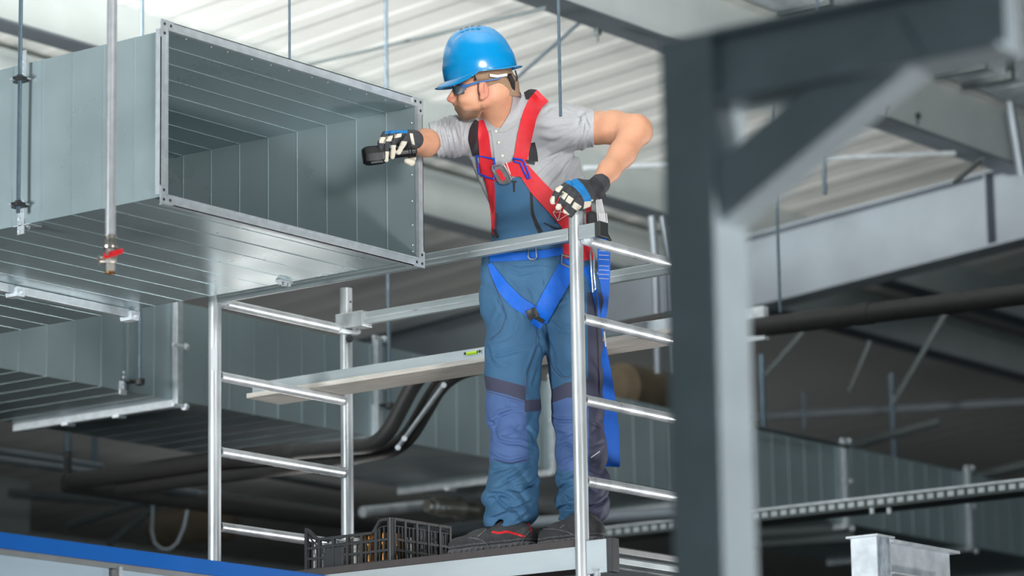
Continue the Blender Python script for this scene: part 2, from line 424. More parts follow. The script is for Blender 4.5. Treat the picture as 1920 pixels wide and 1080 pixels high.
# ------------------------------------------------------------------ second duct, behind
EY, EZ0, EZ1, EW = 10.761, 4.338, 4.80, 1.0
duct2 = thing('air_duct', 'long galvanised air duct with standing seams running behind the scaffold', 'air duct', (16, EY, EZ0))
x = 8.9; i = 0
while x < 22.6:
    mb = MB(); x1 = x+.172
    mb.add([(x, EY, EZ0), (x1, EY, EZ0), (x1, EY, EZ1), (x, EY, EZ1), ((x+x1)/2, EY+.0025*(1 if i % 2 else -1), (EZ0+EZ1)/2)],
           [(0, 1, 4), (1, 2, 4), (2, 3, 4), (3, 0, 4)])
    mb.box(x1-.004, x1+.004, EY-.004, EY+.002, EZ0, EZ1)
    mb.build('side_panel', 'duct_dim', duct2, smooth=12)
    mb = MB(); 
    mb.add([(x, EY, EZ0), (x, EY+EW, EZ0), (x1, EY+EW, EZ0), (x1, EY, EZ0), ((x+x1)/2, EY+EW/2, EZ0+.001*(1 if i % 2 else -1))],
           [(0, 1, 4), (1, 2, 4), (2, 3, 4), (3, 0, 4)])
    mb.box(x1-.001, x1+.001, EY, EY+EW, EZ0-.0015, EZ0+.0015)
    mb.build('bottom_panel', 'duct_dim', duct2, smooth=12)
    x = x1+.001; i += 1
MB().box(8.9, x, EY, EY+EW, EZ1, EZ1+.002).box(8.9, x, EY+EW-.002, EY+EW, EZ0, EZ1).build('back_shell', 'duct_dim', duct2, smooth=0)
for k, fx in enumerate((11.632, 13.085, 14.54, 15.99, 17.44, 18.90, 20.35)):
    f = MB().box(fx-.02, fx+.02, EY-.035, EY, EZ0-.03, EZ1+.035).build('joint_flange', 'flange', duct2, smooth=0, bevel=.003)
    MB().box(fx-.02, fx+.02, EY, EY+EW+.03, EZ0-.035, EZ0).build('joint_flange', 'flange', duct2, smooth=0, bevel=.003)
    for z in (EZ0-.03, (EZ0+EZ1)/2+.02, EZ1+.03):
        mb = MB(); mb.tube((fx-.045, EY-.03, z), (fx+.05, EY-.03, z), .009, 8); hexnut(mb, (fx+.04, EY-.03, z), X_, .017, .02); mb.build('clamp_bolt', 'galv', duct2)
    for yy in (.35, .68): MB().box(fx-.026, fx+.026, EY+yy-.02, EY+yy+.02, EZ0-.045, EZ0-.03).build('flange_clamp', 'galv', duct2)
# hangers of the second duct
for k, (u, v0, v1, lab) in enumerate(((262, 560, 715, 'threaded rod hanger with dark bracket low on the rear duct, left of the scaffold'),
                                      (730, 300, 760, 'blurred threaded rod hanging before the rear duct, right of the inner scaffold pole'))):
    b = P(u, v1, y=EY-.06)
    h = thing('duct_hanger', lab, 'hanger', b)
    MB().tube(b, (b[0], b[1], 6.6), .009, 8).build('threaded_rod', 'zinc', h)
    mb = MB(); mb.lathe(b, Z_, [(-.02, .01), (-.015, .022), (.01, .024), (.014, .012)], 12); mb.box(b[0]-.055, b[0], EY-.05, EY-.005, b[2]-.006, b[2]+.003)
    mb.build('rubber_grommet', 'dark', h)
    mb = MB(); mb.box(b[0]-.07, b[0]-.03, EY-.006, EY, EZ0-.02, b[2]); 
    for q in range(4): hexnut(mb, (b[0]-.05, EY-.01, EZ0+.015+q*.022), Y_, .008, .008)
    mb.build('bracket', 'galv', h)

# third duct, upper right above the deep beam
duct3 = thing('air_duct', 'galvanised duct with raised joint rings at the top right corner', 'air duct', (15, 9.4, 6.86))
T3 = P(1880, 137, z=6.80); y3, z3 = T3[1], T3[2]
x = T3[0]-5.2
while x < T3[0]+1.8:
    MB().box(x, x+.49, y3, y3+.004, z3, z3+.55).build('side_panel', 'galv', duct3, smooth=0)
    MB().box(x, x+.49, y3+.004, 9.72, z3, z3+.004).build('bottom_panel', 'galv', duct3, smooth=0)
    x += .5
MB().box(T3[0]-5.2, T3[0]+1.8, y3, 9.72, z3+.55, z3+.554).build('top_panel', 'galv', duct3, smooth=0)
for q in (-1.9, -.52, -.25, .06, 1.2):
    fx = T3[0]+q
    MB().box(fx-.022, fx+.022, y3-.035, y3, z3-.03, z3+.58).build('joint_ring', 'beam_far', duct3, smooth=0, bevel=.004)
    MB().box(fx-.022, fx+.022, y3, 9.72, z3-.03, z3).build('joint_ring', 'beam_far', duct3, smooth=0, bevel=.004)
a = P(1893, 190, d=20.4); b = P(1916, 330, d=20.4)
rod('hanger_strut', [a, b], .03, 'rafter', 'pale upright strut at the right edge beside the rafter end', 'strut')

# ------------------------------------------------------------------ loose threaded rods and the water pipe
for u0, v0, u1, v1, d, r, lab in (
    (543, -60, 543, 125, 13.6, .0052, 'thin rod disappearing behind the top edge of the open duct'),
    (1052, -60, 1051, 218, 12.05, .0057, 'bare zinc rod hanging in front of the grey shirt shoulder'),
    (1456, 150, 1463, 586, 17, .0075, 'very long thin rod right of the foreground post'),
    (1543, 283, 1547, 364, 18, .011, 'short pale rod ending in front of the white roof, right of the steel brace'),
    (1533, -20, 1533, 40, 17, .008, 'rod stub above the dark foreground beam'),
    (1676, 690, 1682, 985, 24, .02, 'long blurred rod behind the perforated cable tray'),
    (1507, 735, 1509, 806, 24, .012, 'short blurred rod near the far duct top'),
    (1428, 655, 1436, 945, 20, .018, 'blurred rod close beside the foreground post, lower right'),
    (127, 808, 127, 862, 19, .018, 'short rod above the steel pipe clamp, lower left'),
    (176, 818, 177, 880, 21, .018, 'dim rod second from left under the rear duct')):
    t = P(u0, v0, d=d); b = P(u1, v1, d=d)
    if v0 < 0: t[0], t[1] = b[0], b[1]
    tag(MB().tube(b, (b[0], b[1], t[2]), r, 8).build('threaded_rod', 'zinc'), lab, 'rod', 'hanging rods')
pt = P(207, 440, d=10.9); px_, py_ = pt[0], pt[1]
pipe = thing('water_pipe', 'vertical galvanised water pipe with a red-handled ball valve at its lower end', 'pipe', (px_, py_, P(207, 515, d=10.9)[2]))
def pz(v): return P(207, v, x=px_)[2]
MB().tube((px_, py_, pz(452)), (px_, py_, 7.0), .0162, 24).build('pipe', 'pipe', pipe)
MB().lathe((px_, py_, pz(466)), Z_, [(0, .023), (.006, .024), (.008, .018), (.02, .018), (.024, .0165), (.034, .0165), (.036, .021), (.041, .021), (.042, .017)], 20).build('coupling', 'nickel', pipe)
vb = MB(); zb = pz(513)
vb.lathe((px_, py_, zb), Z_, [(.006, .0165), (.03, .0175), (.032, .02), (.045, .022), (.055, .02), (.06, .0175), (.078, .0175)], 8)
vb.build('valve_body', 'nickel', pipe, smooth=20)
vb = MB(); vb.tube((px_, py_, zb), (px_, py_, zb+.008), .0155, 18, .011); vb.build('brass_outlet', 'brass', pipe)
c = np.array([px_, py_, zb+.042])
vb = MB(); vb.tube(c-CR*.012, c-CR*.034-CF*.006, .0125, 14); vb.lathe(c-CR*.03-CF*.006, -CR, [(0, .015), (.006, .015), (.007, .009), (.012, .009)], 8)
vb.build('side_port', 'nickel', pipe)
hb = MB(); hc = c+Z_*.022-CF*.02
pts = [hc-CR*.018-Z_*.006, hc-CR*.008-Z_*.005, hc+CR*.012+Z_*.000, hc+CR*.03+Z_*.006, hc+CR*.043+Z_*.009]
hw = [.010, .0105, .0095, .0095, .007]
for i in range(4):
    a, b = pts[i], pts[i+1]
    hb.add([a-Z_*hw[i]-CF*.004, a+Z_*hw[i]-CF*.004, b+Z_*hw[i+1]-CF*.004, b-Z_*hw[i+1]-CF*.004,
            a-Z_*hw[i]+CF*.004, a+Z_*hw[i]+CF*.004, b+Z_*hw[i+1]+CF*.004, b-Z_*hw[i+1]+CF*.004],
           [(0, 1, 2, 3), (7, 6, 5, 4), (0, 4, 5, 1), (1, 5, 6, 2), (2, 6, 7, 3), (3, 7, 4, 0)])
hb.build('lever', 'red', pipe, smooth=0, bevel=.0025)
MB().tube(hc-CR*.006+CF*.02, hc-CR*.006-CF*.008, .006, 6).build('lever_nut', 'nickel', pipe)

# ------------------------------------------------------------------ pipes in the dark background
def pipe_thing(name, pts, r, mk, lab, cat='pipe', n=16): return tag(MB().poly(pts, r, n).build(name, mk), lab, cat)
def bend(pts, rr=.25, n=7):
    out = [np.array(pts[0])]
    for i in range(1, len(pts)-1):
        a, b, c = map(np.array, pts[i-1:i+2]); d1 = (a-b); d2 = (c-b); l1, l2 = np.linalg.norm(d1), np.linalg.norm(d2)
        q = min(rr, l1*.45, l2*.45); s, e = b+d1/l1*q, b+d2/l2*q
        for k in range(n+1):
            t = k/n; out.append((1-t)**2*s+2*t*(1-t)*b+t*t*e)
    out.append(np.array(pts[-1])); return out
gp = thing('gas_pipe', 'thick dark pipe running right from the foreground post below the rafter', 'pipe', P(1660, 590, d=17))
a, b = P(1330, 625, d=17.6), P(1960, 547, d=16.2)
MB().tube(a, b+(b-a)*1.2, .05, 20).build('pipe', 'black', gp)
c = a+(b-a)*.475; dd = (b-a)/np.linalg.norm(b-a)
MB().tube(c-dd*.03, c+dd*.06, .054, 20).build('pipe_sleeve', 'black', gp)
for q in (.14,):
    c = a+(b-a)*q
    MB().box(c[0]-.02, c[0]+.02, c[1]-.08, c[1]+.08, c[2]-.07, c[2]+.10).build('clamp', 'galv', gp)
pts = bend([P(1300, 590, d=15.2), P(792, 688, d=15.4), P(716, 834, d=15.5), P(560, 846, d=15.9), P(400, 864, d=16.6), P(135, 903, d=18)], .12)
pipe_thing('insulated_pipe', pts, [.036 if q < len(pts)-12 else .045 for q in range(len(pts))], 'black', 'black insulated pipe, left one of the bending pair, running to the lower left')
pts = bend([P(1300, 596, d=15.3), P(836, 700, d=15.5), P(756, 838, d=15.6), P(600, 868, d=16), P(400, 892, d=16.7), P(230, 915, d=17.6)], .12)
pipe_thing('insulated_pipe', pts, .040, 'black', 'black insulated pipe, right one of the bending pair, behind the inner scaffold pole')
st = thing('support_strut', 'bright zinc strut slanting beside the black bending pipes', 'strut', P(790, 780, d=15))
MB().bar(P(832, 722, d=15.42), P(745, 840, d=15.55), .016, .012).build('strut_bar', 'flange', st)
mb = MB()
for u, v in ((832, 722), (758, 822), (746, 839)): c = P(u, v, d=15.4); hexnut(mb, c, CF, .013, .02)
mb.build('strut_bolt', 'galv', st)
pipe_thing('insulated_pipe', [P(118, 905, d=18.1), P(320, 932, d=18.3), P(700, 985, d=19.3), P(900, 1010, d=20)], [.05, .055, .05, .05], 'black', 'thick black insulated pipe low on the left, lower arm running right')
for (u0, v0, u1, v1, d0, d1, r, mk, lab) in (
    (-20, 842, 190, 875, 18.5, 19.0, .022, 'rafter', 'upper of two steel pipes at the lower left edge'),
    (-20, 858, 186, 887, 18.4, 18.9, .022, 'rafter', 'lower of two steel pipes at the lower left edge'),
    (262, 908, 420, 935, 18, 18.6, .024, 'rafter', 'steel pipe lying over the black insulated pipe, lower left'),
    (400, 872, 640, 915, 18.6, 19.6, .02, 'beam_far', 'dim steel pipe behind the scaffold rungs, upper'),
    (400, 930, 640, 965, 18.6, 19.6, .03, 'beam_far', 'dim steel pipe behind the scaffold rungs, lower'),
    (680, 960, 800, 948, 19, 19.5, .03, 'galv', 'round steel pipe left of the bright coupling'),
    (790, 1000, 925, 985, 19, 19.5, .035, 'rafter', 'grey pipe behind the front shoe'),
    (1000, 980, 1265, 962, 17, 16.6, .03, 'rafter', 'grey pipe behind the ankles, above the cable tray'),
    (20, 925, 275, 945, 22, 23, .03, 'beam_far', 'dim far pipe at the lower left'),
    (130, 985, 290, 935, 21, 20, .025, 'beam_far', 'dim slanting brace at the lower left'),
    (205, 1020, 300, 942, 20.5, 20, .022, 'beam_far', 'second dim slanting brace at the lower left'),
    (1410, 800, 1590, 838, 19.5, 20.4, .012, 'beam_far', 'slim tube along the top edge of the rear duct'),
    (1590, 838, 1760, 790, 22, 22, .028, 'beam_far', 'dim tube rising right from the rear duct corner'),
    (1815, 898, 1960, 862, 22, 22, .028, 'beam_far', 'dim tube rising to the right edge above the cable tray'),
    (1400, 1000, 1590, 988, 20.6, 20.6, .05, 'beam_far', 'wide dim pipe under the cable tray, upper'),
    (1400, 1022, 1600, 1008, 20.4, 20.4, .03, 'beam_far', 'wide dim pipe under the cable tray, lower')):
    e = P(u1, v1, d=d1); pp = [P(u0, v0, d=d0), e]
    if u0 == 1000: pp = bend([pp[0], P(1300, 960, d=16.5), np.array([*P(1300, 960, d=16.5)[:2], .0])], .12)
    pipe_thing('steel_pipe', pp, r, mk, lab, n=12)
cp = thing('pipe_coupling', 'bright ribbed metal coupling behind the crate and the trouser leg', 'coupling', P(850, 950, d=19))
a, b = P(800, 948, d=19), P(912, 958, d=19.3)
d_ = (b-a)/np.linalg.norm(b-a)
MB().lathe(a, d_, [(0, .035), (.04, .035), (.05, .045), (.12, .05), (.2, .045), (.25, .06), (.3, .04), (.36, .04)], 16).build('coupling_body', 'nickel', cp)
mb = MB()
for q in (.02, .06, .1, .14): mb.lathe(a+d_*(q+.02)-CF*.05, -CF, [(0, .012), (.01, .012), (.015, .003)], 10)
mb.build('bolt_head', 'flange', cp)
cl = thing('pipe_clamp', 'clamp holding the two steel pipes at lower left', 'clamp', P(127, 880, d=18.4))
mb = MB(); c = P(127, 878, d=18.5); mb.bar(c-Z_*.1, c+Z_*.09, .03, .03, X_); mb.lathe(P(127, 855, d=18.4), -CF, [(0, .012), (.02, .012), (.025, .003)], 10)
mb.build('clamp_body', 'dark', cl)
hp = [P(288, 935, d=18.35), P(285, 995, d=18.4), P(290, 1018, d=18.4), P(303, 1029, d=18.4), P(318, 1030, d=18.4), P(333, 1018, d=18.4), P(345, 990, d=18.4), P(352, 955, d=18.4), P(353, 938, d=18.4)]
pipe_thing('hose_loop', hp, .011, 'rafter', 'pale hose hanging in a loop near the bottom left', 'hose', 10)
# wall box and round vessel in the dark lower left
tag(MB().box(*(lambda a: (a[0]-.5, a[0]+.1, a[1]-.05, a[1]+.3, a[2]-1.0, a[2]+.02))(P(28, 905, d=23))).build('wall_cabinet', 'wall', bevel=.01), 'grey cabinet edge at the lower left behind the blue trim', 'cabinet')
v = P(365, 985, d=22)
tag(MB().lathe(v-Y_*.5, Y_, [(.2, .08), (.22, .12), (.8, .12), (.85, .08)], 24).build('insulated_vessel', mat('tan_lagging', (84, 76, 62), .8, 0, .2, 8)), 'brownish lagged vessel behind the outer scaffold pole', 'vessel')
v = P(1190, 735, d=20)
tag(MB().lathe(v-X_*.2, X_, [(0, .10), (.05, .15), (.5, .16), (.6, .1)], 24).build('insulated_vessel', mat('brown_lagging', (80, 70, 54), .85, 0, .25, 8)), 'brown lagged fitting between the blue lanyard and the foreground post', 'vessel')
for u in (1222, 1243):
    a = P(u, 405, d=18); tag(MB().poly([a, P(u+(6 if u < 1230 else 14), 480, d=18), P(u+(12 if u < 1230 else 22), 700, d=18)], .022, 8).build('drop_pipe', 'rafter'), 'left pale drop pipe beside the foreground post' if u < 1230 else 'right pale drop pipe beside the foreground post', 'pipe')
bx = P(60, 960, d=27)
pw = thing('partition_wall', 'dim panelled wall deep behind the pipes on the left', 'wall', (bx[0], bx[1], 0))
for i in range(-6, 22):
    MB().box(bx[0]+i*.6+.006, bx[0]+i*.6+.594, bx[1], bx[1]+.06, 0, roof_z(bx[1])-.75).build('wall_panel', 'wall', pw, smooth=0)

# ------------------------------------------------------------------ perforated cable tray
ct = thing('cable_tray', 'perforated galvanised cable tray running behind the foreground post', 'cable tray', (14.95, 9, 4.0))
TX = 14.95; zt = 4.035
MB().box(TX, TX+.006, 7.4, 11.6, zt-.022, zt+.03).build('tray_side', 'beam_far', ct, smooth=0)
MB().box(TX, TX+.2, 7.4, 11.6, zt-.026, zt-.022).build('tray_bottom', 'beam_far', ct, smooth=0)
mb = MB()
yy = 7.42
while yy < 11.6: mb.box(TX-.004, TX, yy, yy+.035, zt-.012, zt+.014); yy += .058
o = mb.build('tray_slot_rims', 'flange', ct, smooth=0); o['kind'] = 'stuff'
MB().box(TX-.005, TX+.01, 7.4, 11.6, zt+.024, zt+.034).build('tray_lip', 'galv', ct, smooth=0)
for u in (1635, 1667):
    mb = MB(); c = P(u, 958, x=TX); hexnut(mb, c, Z_, .012, .03); mb.build('tray_bolt', 'galv', ct)

# ------------------------------------------------------------------ foreground dark steel frame
pA = P(1345, 600, d=6.3); w = .113
FX, FY = pA[0], pA[1]
fr = thing('support_gantry', 'dark blurred foreground post with cross beam and diagonal brace', 'steel gantry', (FX+w/2, FY+w/2, 0))
zt = P(1300, 62, x=FX)[2]
MB().box(FX, FX+w, FY, FY+w, 0, zt).build('post', 'post', fr, smooth=0, bevel=.006)
ye = P(1869, 50, x=FX)[1]; zb = P(1350, 190, x=FX)[2]
MB().ibeam((FX+w/2, ye, (zb+zt)/2), (FX+w/2, FY, (zb+zt)/2), zt-zb, w, .05, .012).build('cross_beam', 'post', fr, smooth=0, bevel=.003)
a = P(1300, 395, x=FX+.01); b = P(1700, 62, x=FX+.01)
a_ = np.array([FX+w/2, a[1], a[2]]); b_ = np.array([FX+w/2, b[1], b[2]])
MB().bar(a_, b_, w-.03, .105, X_ if False else np.cross(X_, (b_-a_)/np.linalg.norm(b_-a_))).build('diagonal_brace', 'post', fr, smooth=0, bevel=.006)
# ------------------------------------------------------------------ small galvanised frame lower right
c = P(1643, 1003, d=11.5); SX, SY, SZ = c[0], c[1], c[2]
sf = thing('support_stand', 'small galvanised post with cap plate and short beam at the bottom right', 'steel stand', (SX, SY, 0))
MB().box(SX-.012, SX+.10, SY-.012, SY+.112, SZ-.004, SZ+.003).build('cap_plate', 'galv', sf, smooth=0, bevel=.001)
MB().box(SX, SX+.006, SY, SY+.10, 0, SZ-.003).build('post_flange', 'galv', sf, smooth=0)
MB().box(SX+.084, SX+.09, SY, SY+.10, 0, SZ-.003).build('post_flange', 'galv', sf, smooth=0)
MB().box(SX+.006, SX+.084, SY+.0, SY+.006, 0, SZ-.003).build('post_web', mat('streaked_zinc', (176, 188, 198), .5, .3, .5, 45, stretch=(1, 1, .5)), sf, smooth=0)
ex = P(1795, 1040, y=SY)[0]
MB().box(SX+.09, ex-.02, SY+.02, SY+.03, SZ-.115, SZ-.012).build('beam_web', 'galv', sf, smooth=0)
MB().box(SX+.09, ex, SY-.012, SY+.06, SZ-.016, SZ-.006).build('beam_flange', 'galv', sf, smooth=0, bevel=.001)
MB().box(SX+.09, ex-.16, SY-.012, SY+.06, SZ-.122, SZ-.115).build('beam_flange', 'galv', sf, smooth=0, bevel=.001)
MB().box(ex-.16, ex-.15, SY+.0, SY+.03, SZ-.3, SZ-.115).build('beam_stub', 'galv', sf, smooth=0)

# ------------------------------------------------------------------ blue capped partition
bp = thing('partition_panel', 'pale partition with a bright blue top trim at the bottom left', 'partition', (8, 7.5, 0))
a, b = P(0, 998, d=11.0), P(600, 1078, y=P(0, 998, d=11.0)[1])
BY, BZ = a[1], a[2]; print('blue', a, b)
x0, x1 = a[0]-.6, b[0]+.28
def bz(x): return BZ+(x-a[0])*(b[2]-a[2])/(b[0]-a[0])
h = .052
MB().extrude([(0, 0), (.05, 0), (.05, -h), (0, -h)], (x0, BY-.01, bz(x0)), (x1, BY-.01, bz(x1)), Y_, Z_).build('blue_trim', 'blue_trim', bp, smooth=0, bevel=.003)
MB().extrude([(.004, -h), (.046, -h), (.046, -h-.018), (.004, -h-.018)], (x0, BY-.01, bz(x0)), (x1, BY-.01, bz(x1)), Y_, Z_).build('frame_rail', 'trim', bp, smooth=0, bevel=.001)
xm = P(222, 1060, y=BY)[0]
MB().box(xm-.008, xm+.008, BY-.012, BY+.03, 0, bz(xm)-h-.01).build('mullion', 'flange', bp, smooth=0, bevel=.001)
MB().box(xm-.03, xm-.01, BY-.004, BY+.03, 0, bz(xm)-h-.02).build('mullion', 'trim', bp, smooth=0, bevel=.001)
for xa, xb in ((x0, xm-.034), (xm+.02, x1)):
    MB().extrude([(.01, -h-.018), (.03, -h-.018), (.03, -BZ+.05), (.01, -BZ+.05)], (xa, BY, bz(xa)), (xb, BY, bz(xb)), Y_, Z_).build('panel', 'glass_panel', bp, smooth=0)

# ------------------------------------------------------------------ scaffold tower
AX, AY, BX_, BY_ = 9.889, 7.189, 10.686, 8.937
RT = .0255
sc = thing('scaffold_tower', 'aluminium scaffold tower with rungs and guard rails around the man', 'scaffold', ((AX+BX_)/2, (AY+BY_)/2, 0))
zc = {(AX, AY): P(1083, 397, x=AX)[2], (AX, BY_): P(403, 553, x=AX)[2]+.03, (BX_, BY_): P(648, 541, y=BY_)[2], (BX_, AY): 4.45}
for (x, y), z in zc.items():
    p = MB().tube((x, y, 0), (x, y, z), RT, 24, RT-.003).build('standard', 'alu', sc)
    MB().lathe((x, y, z-.055), CR-CF*.9, [(RT-.002, .005), (RT+.0015, .005)], 8).build('pin_hole', 'dark', p)
RZ = (4.293, 4.0, 3.703, 3.41, 3.13, 2.83, 2.54)
for y in (AY, BY_):
    for z in RZ:
        r = MB().tube((AX+RT-.004, y, z), (BX_-RT+.004, y, z), .0195, 20).build('rung', 'alu', sc)
        mb = MB()
        for e in (AX+RT, BX_-RT): mb.lathe((e-.004 if e < 10 else e+.004, y, z), (1, 0, 0) if e < 10 else (-1, 0, 0), [(0, .0245), (.006, .022), (.011, .0195)], 18)
        mb.build('weld_collar', 'alu', r)
def rail(x, y0, y1, z, h=.047, w=.022):
    o = MB().box(x-w/2, x+w/2, y0, y1, z-h/2, z+h/2).build('guard_rail', 'alu_rail', sc, smooth=0, bevel=.003)
    MB().box(x-w/2-.002, x-w/2, y0, y1, z-.004, z+.001).build('rail_groove', 'alu', o, smooth=0)
    return o
GZ = 4.306
# rails clip on outside of the standards, just below the top rung
rf = rail(AX-.004+.0, AY+RT, BY_-RT, GZ); 
MB().box(AX-.02, AX+.025, AY-.11, AY-RT+.002, GZ-.028, GZ+.025).build('rail_bracket', 'alu_rail', sc, smooth=0, bevel=.002)
MB().box(AX-.024, AX+.028, AY-.125, AY-.10, GZ-.03, GZ+.027).build('black_end_cap', 'blackpl', sc, smooth=0, bevel=.003)
mb = MB(); mb.lathe((AX, AY-.05, GZ-.03), Y_, [(-.02, .012), (0, .02), (.02, .012)], 12); mb.build('rail_catch', 'galv', sc)
rail(BX_, AY+RT, BY_-RT, GZ+.022, .05)
mb = MB(); mb.box(BX_-.032, BX_+.034, BY_-.11, BY_+.032, GZ-.012, GZ+.052); mb.build('rail_bracket', 'alu', sc, smooth=0, bevel=.003)
mb = MB(); mb.poly([(BX_-.06, BY_-.0, GZ-.02), (BX_-.03, BY_-.035, GZ-.03), (BX_+.0, BY_-.05, GZ-.03), (BX_+.03, BY_-.04, GZ-.02)], .011, 8); mb.build('rail_catch', 'galv', sc)
mb = MB(); mb.lathe((BX_-.02, BY_-.035, GZ-.055), -CF, [(0, .014), (.012, .016), (.018, .008)], 12); mb.build('catch_knob', 'dark', sc)
mb = MB(); mb.lathe((AX+.035, BY_-.0, GZ-.012), Y_, [(-.04, .014), (-.02, .024), (.01, .024), (.03, .012)], 12); mb.build('rail_catch', 'galv', sc)
s = P(401, 665, x=AX-RT)
MB().obox((AX, BY_, s[2]-.01), CR*.011, CF*(RT+.0012), Z_*.046).build('paper_sticker', 'sticker', sc, smooth=0)
# deck
DK = 3.200
dk = thing('work_platform', 'scaffold work platform with dark plywood deck and aluminium side', 'platform', ((AX+BX_)/2, (AY+BY_)/2, DK))
MB().box(AX+.0, BX_-.03, AY+.03, BY_-.03, DK-.012, DK).build('plywood_deck', 'ply', dk, smooth=0)
MB().box(AX-.004, AX+.012, AY+.03, BY_-.03, DK-.026, DK+.001).build('edge_strip', 'ply', dk, smooth=0, bevel=.002)
MB().box(AX, AX+.01, AY+.03, BY_-.03, DK-.105, DK-.024).build('side_beam', 'alu_rail', dk, smooth=0)
MB().box(BX_-.04, BX_-.03, AY+.03, BY_-.03, DK-.105, DK-.012).build('side_beam', 'alu_rail', dk, smooth=0)
for y in (AY+.03, BY_-.06): MB().box(AX+.01, BX_-.04, y, y+.03, DK-.07, DK-.012).build('end_beam', 'alu_rail', dk, smooth=0)
MB().box(AX-.012, AX+.02, AY-.115, AY-RT, DK-.13, DK-.01).build('hook_plate', 'alu_rail', dk, smooth=0, bevel=.002)
MB().box(AX-.016, AX+.03, AY-.14, AY-.115, DK-.13, DK-.008).build('black_end_cap', 'blackpl', dk, smooth=0, bevel=.003)
mb = MB(); mb.lathe((AX-.01, AY-.07, DK-.145), Z_, [(0, .003), (.005, .012), (.02, .012), (.03, .02)], 8); mb.build('hook_bolt', 'galv', dk)
for z in (DK-.035, DK-.075):
    MB().box(AX+.03, BX_-.03, AY-.06-(DK-z)*.3, AY-.02, z-.012, z+.010).build('ledge_rail', 'alu_rail' if z < DK-.05 else 'trim', dk, smooth=0, bevel=.002)

# board and straightedge resting on the rungs
pz0 = RZ[1]+.0195
pb = MB(); pb.box(BX_-.24, BX_-.03, AY-.12, P(462, 742, x=BX_-.24)[1], pz0, pz0+.02)
tag(pb.build('wooden_board', 'wood', smooth=0, bevel=.002), 'weathered board lying across the second rungs behind the man', 'board')
sl = thing('spirit_level', 'long aluminium levelling straightedge with a yellow-green vial, on the board behind the man', 'spirit level', (BX_-.2, 8, pz0+.02))
MB().box(BX_-.225, BX_-.20, AY-.10, P(466, 738, x=BX_-.225)[1]-.02, pz0+.0205, pz0+.062).build('level_body', 'alu_rail', sl, smooth=0, bevel=.002)
c = P(887, 679, x=BX_-.225)
MB().box(BX_-.228, BX_-.224, c[1]-.045, c[1]+.045, pz0+.034, pz0+.053).build('vial_window', 'flange', sl, smooth=0)
MB().tube((BX_-.229, c[1]-.026, pz0+.044), (BX_-.229, c[1]+.026, pz0+.044), .007, 10).build('vial', 'vial', sl)
mb = MB()
for q in (-.036, .036): mb.lathe((BX_-.227, c[1]+q, pz0+.046), (-1, 0, 0), [(0, .006), (.003, .006)], 10)
mb.build('vial_screw', 'dark', sl)

# ------------------------------------------------------------------ crate of fittings
CXa = AX+.035; cy1 = P(735, 1050, x=CXa)[1]; cy2 = P(575, 1050, x=CXa)[1]; CXb = P(843, 1040, y=cy1)[0]
cr = thing('plastic_crate', 'black slatted plastic crate on the platform beside the front shoe', 'crate', ((CXa+CXb)/2, (cy1+cy2)/2, DK))
H = .165
def crate_side(a, b, nrm, heights, cell=.024, name='crate_side'):
    """grid wall from a to b (xy), top height profile"""
    a, b = np.array(a), np.array(b); L = np.linalg.norm(b-a); d = (b-a)/L; n = np.array(nrm, float)
    def at(s, z): return np.array([*(a+d*s), DK+z])
    mb = MB(); t = .0045
    def hh(s): return np.interp(s/L, [q[0] for q in heights], [q[1] for q in heights])
    nb = max(3, int(round(L/.075))); ns = int(L/.021)
    D3 = np.array([*d, 0]); N3 = np.array([*n, 0])
    for i in range(nb+1):
        s = i*L/nb; s = min(max(s, .006), L-.006)
        mb.obox(at(s, hh(s)/2)+N3*t, D3*.006, N3*(t+.002), Z_*hh(s)/2)
    for i in range(ns):
        s = (i+.5)*L/ns; z = hh(s)-.03
        mb.obox(at(s, z/2)+N3*t, D3*.0026, N3*t*.6, Z_*z/2)
    m = 24
    for k in range(m):
        s0, s1 = k*L/m, (k+1)*L/m
        za, zb = hh(s0), hh(s1)
        mb.bar(at(s0, za-.005)+N3*t, at(s1, zb-.005)+N3*t, .012, .01)
        mb.bar(at(s0, za-.03)+N3*t, at(s1, zb-.03)+N3*t, .01, .003)
    for z in (.004, .045, .085): mb.bar(at(0, z)+N3*t, at(L, z)+N3*t, .010, .009)
    o = mb.build(name, 'blackpl', cr, smooth=0)
    return o
LH = [(0, H), (.12, H), (.2, H-.045), (.86, H-.045), (.95, H-.01), (1, H-.0)]
f1 = crate_side((CXa, cy1), (CXa, cy2), (-1, 0), LH)
MB().box(CXa-.009, CXa-.001, cy1+(cy2-cy1)*.55, cy1+(cy2-cy1)*.76, DK+.008, DK+.078).build('crate_badge_panel', 'blackpl', f1, smooth=0, bevel=.002)
crate_side((CXa, cy1), (CXb, cy1), (0, -1), [(0, H), (1, H)])
crate_side((CXb, cy1), (CXb, cy2), (1, 0), LH)
crate_side((CXa, cy2), (CXb, cy2), (0, 1), [(0, H-.02), (.2, H-.03), (1, H-.03)])
mb = MB(); mb.lathe((CXa+.004, cy1+.004, DK), Z_, [(0, .016), (H, .016)], 12); mb.build('crate_corner', 'blackpl', cr)
MB().box(CXa, CXb, cy1, cy2, DK+.001, DK+.006).build('crate_floor', 'blackpl', cr, smooth=0)
k = 0
